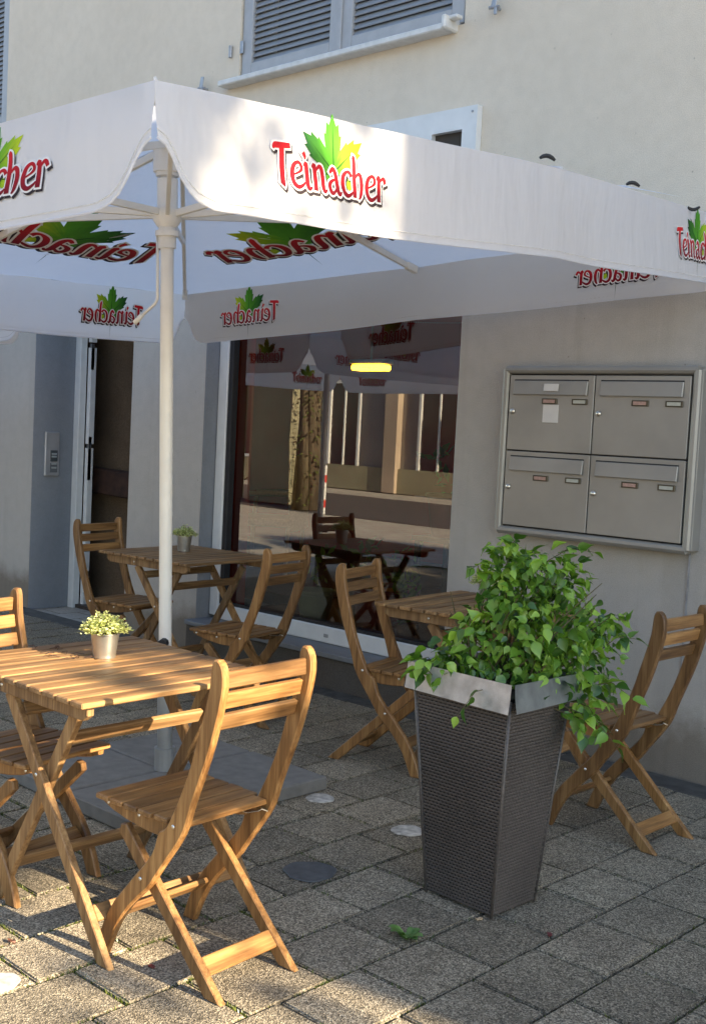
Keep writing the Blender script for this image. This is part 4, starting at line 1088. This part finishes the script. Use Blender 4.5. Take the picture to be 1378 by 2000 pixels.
disc(-2.618, 2.661, .085, GUMD, 'dark grey worn disc on the paver between near chair and planter', 4)
wd = empty('weed', (-2.08, 2.523, -.004)); tag(wd, 'small green weed sprouting from a paving joint before the planter', 'weed')
rnd = random.Random(3)
for i in range(13):
    a = i*2.4+rnd.uniform(-.3, .3); L = rnd.uniform(.034, .056); e = rnd.uniform(.2, .9)
    def lf(m):
        d = Vector((math.cos(a), math.sin(a), 0)); s_ = Vector((-d.y, d.x, 0)); vs = []; fs = []
        for k, (t, w) in enumerate(((0, .12), (.3, .22), (.6, .30), (.85, .22), (1.0, .02))):
            c = d*L*t+Vector((0, 0, L*e*math.sin(t*2.0)))
            vs += [c-s_*w*L, c+Vector((0, 0, -.002)), c+s_*w*L]
        for k in range(4):
            for q in range(2): fs.append((k*3+q, (k+1)*3+q, (k+1)*3+q+1, k*3+q+1))
        m.add(vs, fs, None, [(rnd.random(), 0, 0, 1)]*len(vs))
    part('leaf', WEEDL, wd, lf, smooth=True)
def scrap(x, y, s, col, label, cat):
    def f(m):
        vs = [(s*math.cos(t)*(1+.3*math.sin(3*t)), s*.6*math.sin(t), .004+.006*abs(math.sin(t*1.5))) for t in np.linspace(0, 6.283, 11)[:-1]]
        m.add(vs+[(v[0]*.97, v[1]*.97, v[2]-.003) for v in vs], [tuple(range(10)), tuple(range(19, 9, -1))]+[(i, 10+i, 10+(i+1) % 10, (i+1) % 10) for i in range(10)])
    o = part('fallen_leaf', plain(label[:14], col, .6, 0, .2, 40), None, f); o.location = (x, y, 0.0); o.rotation_euler[2] = x*9; tag(o, label, cat)
scrap(-2.019, 2.785, .011, (.5, .36, .22), 'pale dry leaf scrap beside the planter bottom corner', 'leaf')
scrap(-1.815, 2.86, .012, (.16, .04, .04), 'tiny dark red leaf in a joint right of the planter', 'leaf')
scrap(-2.40, 1.86, .010, (.14, .03, .025), 'dark red fallen leaf on sunlit paving under near chair', 'leaf')
scrap(-2.77, 1.66, .014, (.12, .05, .03), 'brown fallen leaf left of the near table leg', 'leaf')

# ================================================================== INSIDE THE SHOP (seen through the pane)
def potthing(name, loc, r0, r1, h, mt, label, leaves=0, lcol=None):
    o = empty(name, loc); tag(o, label, 'pot')
    part('pot', mt, o, lambda m: m.lathe([(0, 0), (r0, 0), (r1, h), (r1*1.06, h), (r1*1.06, h-.02), (r1*.96, h-.03), (0, h-.04)], (0, 0, 0), 28), smooth=True, auto=40)
    if leaves:
        l = MB(); r_ = random.Random(int(h*1000))
        for i in range(leaves):
            a = r_.uniform(0, 6.28); e = Vector((math.cos(a)*r1*1.3*r_.random(), math.sin(a)*r1*1.3*r_.random(), h+r_.uniform(.0, .25)))
            d = Vector((r_.uniform(-1, 1), r_.uniform(-1, 1), r_.uniform(-.2, 1))).normalized(); w = d.orthogonal().normalized(); s = r_.uniform(.02, .05)
            l.add([e, e+d*s+w*s*.4, e+d*s*2, e+d*s-w*s*.4], [(0, 1, 2, 3)], None, [(r_.random(), 0, 0, 1)]*4)
        l.build('foliage', lcol or LEAF, o)['kind'] = 'stuff'
potthing('flower_pot', (-5.07, 5.08, .27), .085, .12, .19, GREENPOT, 'pale green flower pot standing inside the shop window', 30)
potthing('flower_pot', (-4.60, 5.20, .27), .16, .20, .26, REDPOT, 'large dark red flower pot inside the shop window', 60)
potthing('flower_pot', (-4.28, 5.03, .27), .05, .07, .10, plain('terracotta', (.24, .09, .05), .7), 'small terracotta pot in the window corner behind the wooden chair', 70)
potthing('hanging_bucket', (-4.40, 5.55, .84), .12, .16, .26, REDPOT, 'red bucket with wire handle on a stand inside the window', 40)
st = empty('plant_stand', (-4.40, 5.55, .23)); tag(st, 'slim dark stand carrying the red bucket inside the shop', 'plant stand')
part('top', TIMBER, st, lambda m: m.box((0, 0, .595), (.34, .34, .03)))
for sx in (-1, 1):
    for sy in (-1, 1): part('leg', TIMBER, st, lambda m: m.box((sx*.14, sy*.14, .29), (.03, .03, .58)))
wc = empty('wicker_chair', (-6.05+.0, 6.6, .27), R(-60)); wc.location = (-7.0, 6.45, .27)
tag(wc, 'white wicker armchair inside the shop by the red wall', 'chair')
part('backrest', WICKW, wc, lambda m: m.box((0, .24, .66), (.46, .05, .62), None, .02)); part('seat', WICKW, wc, lambda m: m.box((0, 0, .42), (.5, .5, .07), None, .02))
for sx in (-1, 1):
    part('armrest', WICKW, wc, lambda m: m.tube([(sx*.25, .24, .66), (sx*.25, -.2, .64), (sx*.25, -.22, .45)], .02, 8))
    for sy in (-1, 1): part('leg', WICKW, wc, lambda m: m.tube([(sx*.21, sy*.21, 0), (sx*.22, sy*.22, .42)], .017, 8))
cl = empty('ceiling_lamp', (-5.55, 6.0, 1.90)); tag(cl, 'lit yellow bar lamp hanging inside the shop', 'lamp')
part('diffuser', LAMP, cl, lambda m: m.box((0, 0, 0), (.30, .10, .04), None, .01)); part('housing', ZINC, cl, lambda m: m.box((0, 0, .04), (.32, .12, .03), None, .005))
part('rod', ZINC, cl, lambda m: m.tube([(0, 0, .055), (0, 0, .82)], .008, 6))
bc = empty('bead_curtain', (-4.6, GY+.12, 2.02)); tag(bc, 'string of tiny clear beads across the top of the shop window', 'bead string')
o = part('bead', plain('clear bead', (.8, .8, .8), .15), bc, lambda m: [m.lathe([(0, -.004), (.004, 0), (0, .004)], (-.20+1.2*i/70, 0, .10-.055*i/70-.02*math.sin(math.pi*i/70)), 6) for i in range(71)], smooth=True); o['kind'] = 'stuff'

# ================================================================== ACROSS THE STREET (mirrored in the window, bounces light)
ow = empty('garden_wall', (-16, -5.35, 0)); tag(ow, 'olive rendered wall end across the street mirrored in the window', 'wall')
part('wall', OLIVEPL, ow, lambda m: m.box((-.50, -.15, 2.2), (1.15, .3, 4.4), None, .02))
tr = empty('ivy_tree', (-15.05, -5.0, 0)); tag(tr, 'ivy grown tree trunk across the street mirrored in the window', 'tree')
part('trunk', BARK, tr, lambda m: [m.tube([(.15*math.cos(k), .15*math.sin(k), 0), (.12*math.cos(k+.4), .12*math.sin(k+.4), 1.6), (.16*math.cos(k+.9), .16*math.sin(k+.9), 3.2), (.12*math.cos(k+1.3), .12*math.sin(k+1.3), 6.)], [.12, .08, .09, .06], 8) for k in (0, 1.1, 2.2, 3.3, 4.4, 5.5)], smooth=True)
iv = MB(); rnd = random.Random(21)
for i in range(900):
    a = rnd.uniform(0, 6.28); z = rnd.uniform(.1, 5.5); p = Vector((math.cos(a)*.26, math.sin(a)*.26, z)); d = Vector((math.cos(a), math.sin(a), rnd.uniform(-.8, .3))).normalized(); w = d.cross(Vector((0, 0, 1))).normalized(); s = rnd.uniform(.03, .06)
    iv.add([p, p+d*s+w*s*.6, p+d*s*2, p+d*s-w*s*.6], [(0, 1, 2, 3)], None, [(rnd.random(), 0, 0, 1)]*4)
iv.build('ivy', VINE, tr)['kind'] = 'stuff'
part('road', plain('asphalt', (.07, .068, .066), .85, 0, .2, 30, .004), None, lambda m: m.box((-14, -7.2, -.016), (90, 5.0, .008)))['kind'] = 'structure'
hg = empty('hedge', (-18.6, -5.6, 0)); tag(hg, 'dark clipped hedge across the street mirrored at the window edge', 'hedge')
hb = MB(); hr = random.Random(8)
for i in range(2600):
    p = Vector((hr.uniform(-1.6, .75), hr.choice((hr.uniform(-.5, .5), .5)), hr.uniform(0, 3.6))); d = Vector((hr.uniform(-1, 1), hr.uniform(-.2, 1), hr.uniform(-1, 1))).normalized(); w = d.orthogonal().normalized(); q = hr.uniform(.05, .10)
    hb.add([p, p+d*q+w*q*.6, p+d*q*2, p+d*q-w*q*.6], [(0, 1, 2, 3)], None, [(hr.random(), 0, 0, 1)]*4)
hb.box((-.42, 0, 1.7), (2.2, .8, 3.4)); o = hb.build('foliage', plain('dark yew', (.018, .03, .012), .8), hg); o['kind'] = 'stuff'
ob = empty('opposite_house', (-20, -11.6, 0)); tag(ob, 'grey and peach house across the street mirrored in the window', 'building')
def owall(m):
    m.box((2, -2.5, 4.2), (34, 5, 8.4))
part('wall', OPPPL, ob, owall)
for x in (-2.2, 1.2, 3.9, 7.0): part('pilaster', PEACHPL, ob, lambda m: m.box((x, .10, 2.2), (.42, .20, 4.4), None, .01))
part('base_course', OLIVEPL, ob, lambda m: m.box((2, .05, .3), (33.8, .1, .6)))
for x, wd_, h_, z in ((-.5, .95, 2.1, 1.6), (2.6, 1.1, 2.6, 1.35), (5.5, 1.3, 2.6, 1.35), (-4.5, 1.1, 2.0, 1.7), (9, 1.3, 2.4, 1.5), (-8, 1.2, 2, 1.7), (12, 1.2, 2, 1.7)):
    f_ = part('window', WHITEP, ob, lambda m: (m.box((x-wd_/2-.04, .04, z), (.08, .08, h_), None, .004), m.box((x+wd_/2+.04, .04, z), (.08, .08, h_), None, .004), m.box((x, .04, z-h_/2-.04), (wd_+.16, .08, .08), None, .004), m.box((x, .04, z+h_/2+.04), (wd_+.16, .08, .08), None, .004), m.box((x, .035, z), (.05, .05, h_), None, .004)))
    part('pane', plain('dark street glass', (.02, .022, .025), .08), f_, lambda m: m.box((x, .012, z), (wd_, .02, h_)))
ps = empty('poster', (-16.1, -11.30, 1.95)); tag(ps, 'red poster with pale round motif on the house across the street', 'poster')
part('sheet', plain('red poster sheet', (.40, .06, .04), .6), ps, lambda m: m.box((0, 0, 0), (.62, .02, 1.0))); part('motif', STICK, ps, lambda m: m.lathe([(.13, 0), (.20, .002), (.20, .006), (.13, .006)], (0, .012, .15), 20, Matrix.Rotation(R(-90), 3, 'X'))); part('band', BLACK, ps, lambda m: m.box((0, .013, -.44), (.62, .006, .12)))
bo = empty('street_bollard', (-14.1, -4.5, 0)); tag(bo, 'red and white street bollard mirrored in the window', 'bollard')
part('post', WHITEP, bo, lambda m: m.tube([(0, 0, 0), (0, 0, .85)], .028, 12), smooth=True, auto=40); part('band', plain('red band', (.5, .03, .02), .5), bo, lambda m: (m.tube([(0, 0, .12), (0, 0, .25)], .030, 12), m.tube([(0, 0, .55), (0, 0, .68)], .030, 12)))

# street tree far to the right: its crown throws the dappled light
t2 = empty('street_tree', (6.5, 1.6, 0)); tag(t2, 'broad street tree to the right whose crown dapples the terrace', 'tree')
part('trunk', BARK, t2, lambda m: (m.tube([(0, -.25, 0), (.03, -.2, 1.8), (0, -.15, 4), (.05, -.1, 6.8)], [.15, .12, .09, .03], 10), [m.tube([(0, -.15, 3.8+k*.4), (math.cos(k*2.1)*.7, -.1+math.sin(k*2.1)*.7, 5.0+k*.4), (math.cos(k*2.1)*1.3, -.1+math.sin(k*2.1)*1.2, 5.7+k*.33)], [.05, .03, .012], 6) for k in range(7)]), smooth=True)
cr = MB(); rnd = random.Random(31)
def clump(c, r, n, s0=.045, s1=.085):
    for _ in range(n):
        v = Vector((rnd.gauss(0, 1), rnd.gauss(0, 1), rnd.gauss(0, 1))).normalized()*rnd.random()**.4*r; p = Vector(c)+v
        d = Vector((rnd.uniform(-1, 1), rnd.uniform(-1, 1), rnd.uniform(-1, .4))).normalized(); w = d.orthogonal().normalized(); s = rnd.uniform(s0, s1)
        cr.add([p, p+d*s+w*s*.7, p+d*s*2, p+d*s-w*s*.7], [(0, 1, 2, 3)], None, [(rnd.random(), 0, 0, 1)]*4)
for k in range(125):
    v = Vector((rnd.gauss(0, 1), rnd.gauss(0, 1), rnd.gauss(0, 1))).normalized()*rnd.uniform(.3, 1.0)
    clump((v.x*1.4, .10+v.y*1.25, 6.35+v.z*1.45), rnd.uniform(.20, .30), 130)
for k in range(9):    # lower crown edge filled in to shade the valance corner
    clump((rnd.uniform(-.1, .1), 1.18+.022*k, 5.48+.055*k+rnd.uniform(-.05, .05)), .13, 90, .03, .05)
for y, z, r in ((1.46, 5.86, .06), (1.50, 5.63, .05), (1.57, 5.76, .055), (1.63, 5.57, .06), (1.69, 5.70, .045), (1.74, 5.90, .07), (1.80, 5.62, .05), (1.45, 5.50, .06), (1.88, 5.84, .05), (1.56, 5.93, .05), (1.71, 5.48, .04), (1.92, 5.68, .035)):   # loose sprays added to dapple the umbrella valance
    clump((rnd.uniform(-.05, .05), y, z), r, 46, .02, .036)
    clump((rnd.uniform(-.05, .05), y+rnd.uniform(-.06, .06), z+rnd.uniform(-.06, .06)), .02, 8, .014, .024)
for k in range(14):
    clump((rnd.uniform(-.05, .05), rnd.uniform(1.42, 1.80), rnd.uniform(5.45, 5.95)), .028, 16, .016, .026)
for k in range(7):   # leaf clumps added to streak the table with shade
    clump((rnd.uniform(-.05, .05), rnd.uniform(1.85, 2.22), rnd.uniform(4.60, 4.78)), rnd.uniform(.03, .06), 30, .02, .036)
for k in range(12):  # leaf clumps added to shade the table's rear left
    clump((rnd.uniform(-.1, .1), rnd.uniform(2.22, 2.33), rnd.uniform(4.90, 5.03)), rnd.uniform(.06, .10), 30, .03, .05)
for k in range(22):   # leaf clumps added to shade the near chair's seat
    clump((rnd.uniform(-.1, .1), rnd.uniform(1.78, 2.16), rnd.uniform(4.20, 4.42)), rnd.uniform(.06, .09), 26, .03, .05)
for k in range(16):   # low leaf clumps added for shade streaks on the paving
    clump((rnd.uniform(-.1, .1), rnd.uniform(1.25, 1.95), rnd.uniform(3.66, 3.95)), rnd.uniform(.03, .06), 22, .02, .036)
o = cr.build('crown', TREEL, t2); o['kind'] = 'stuff'
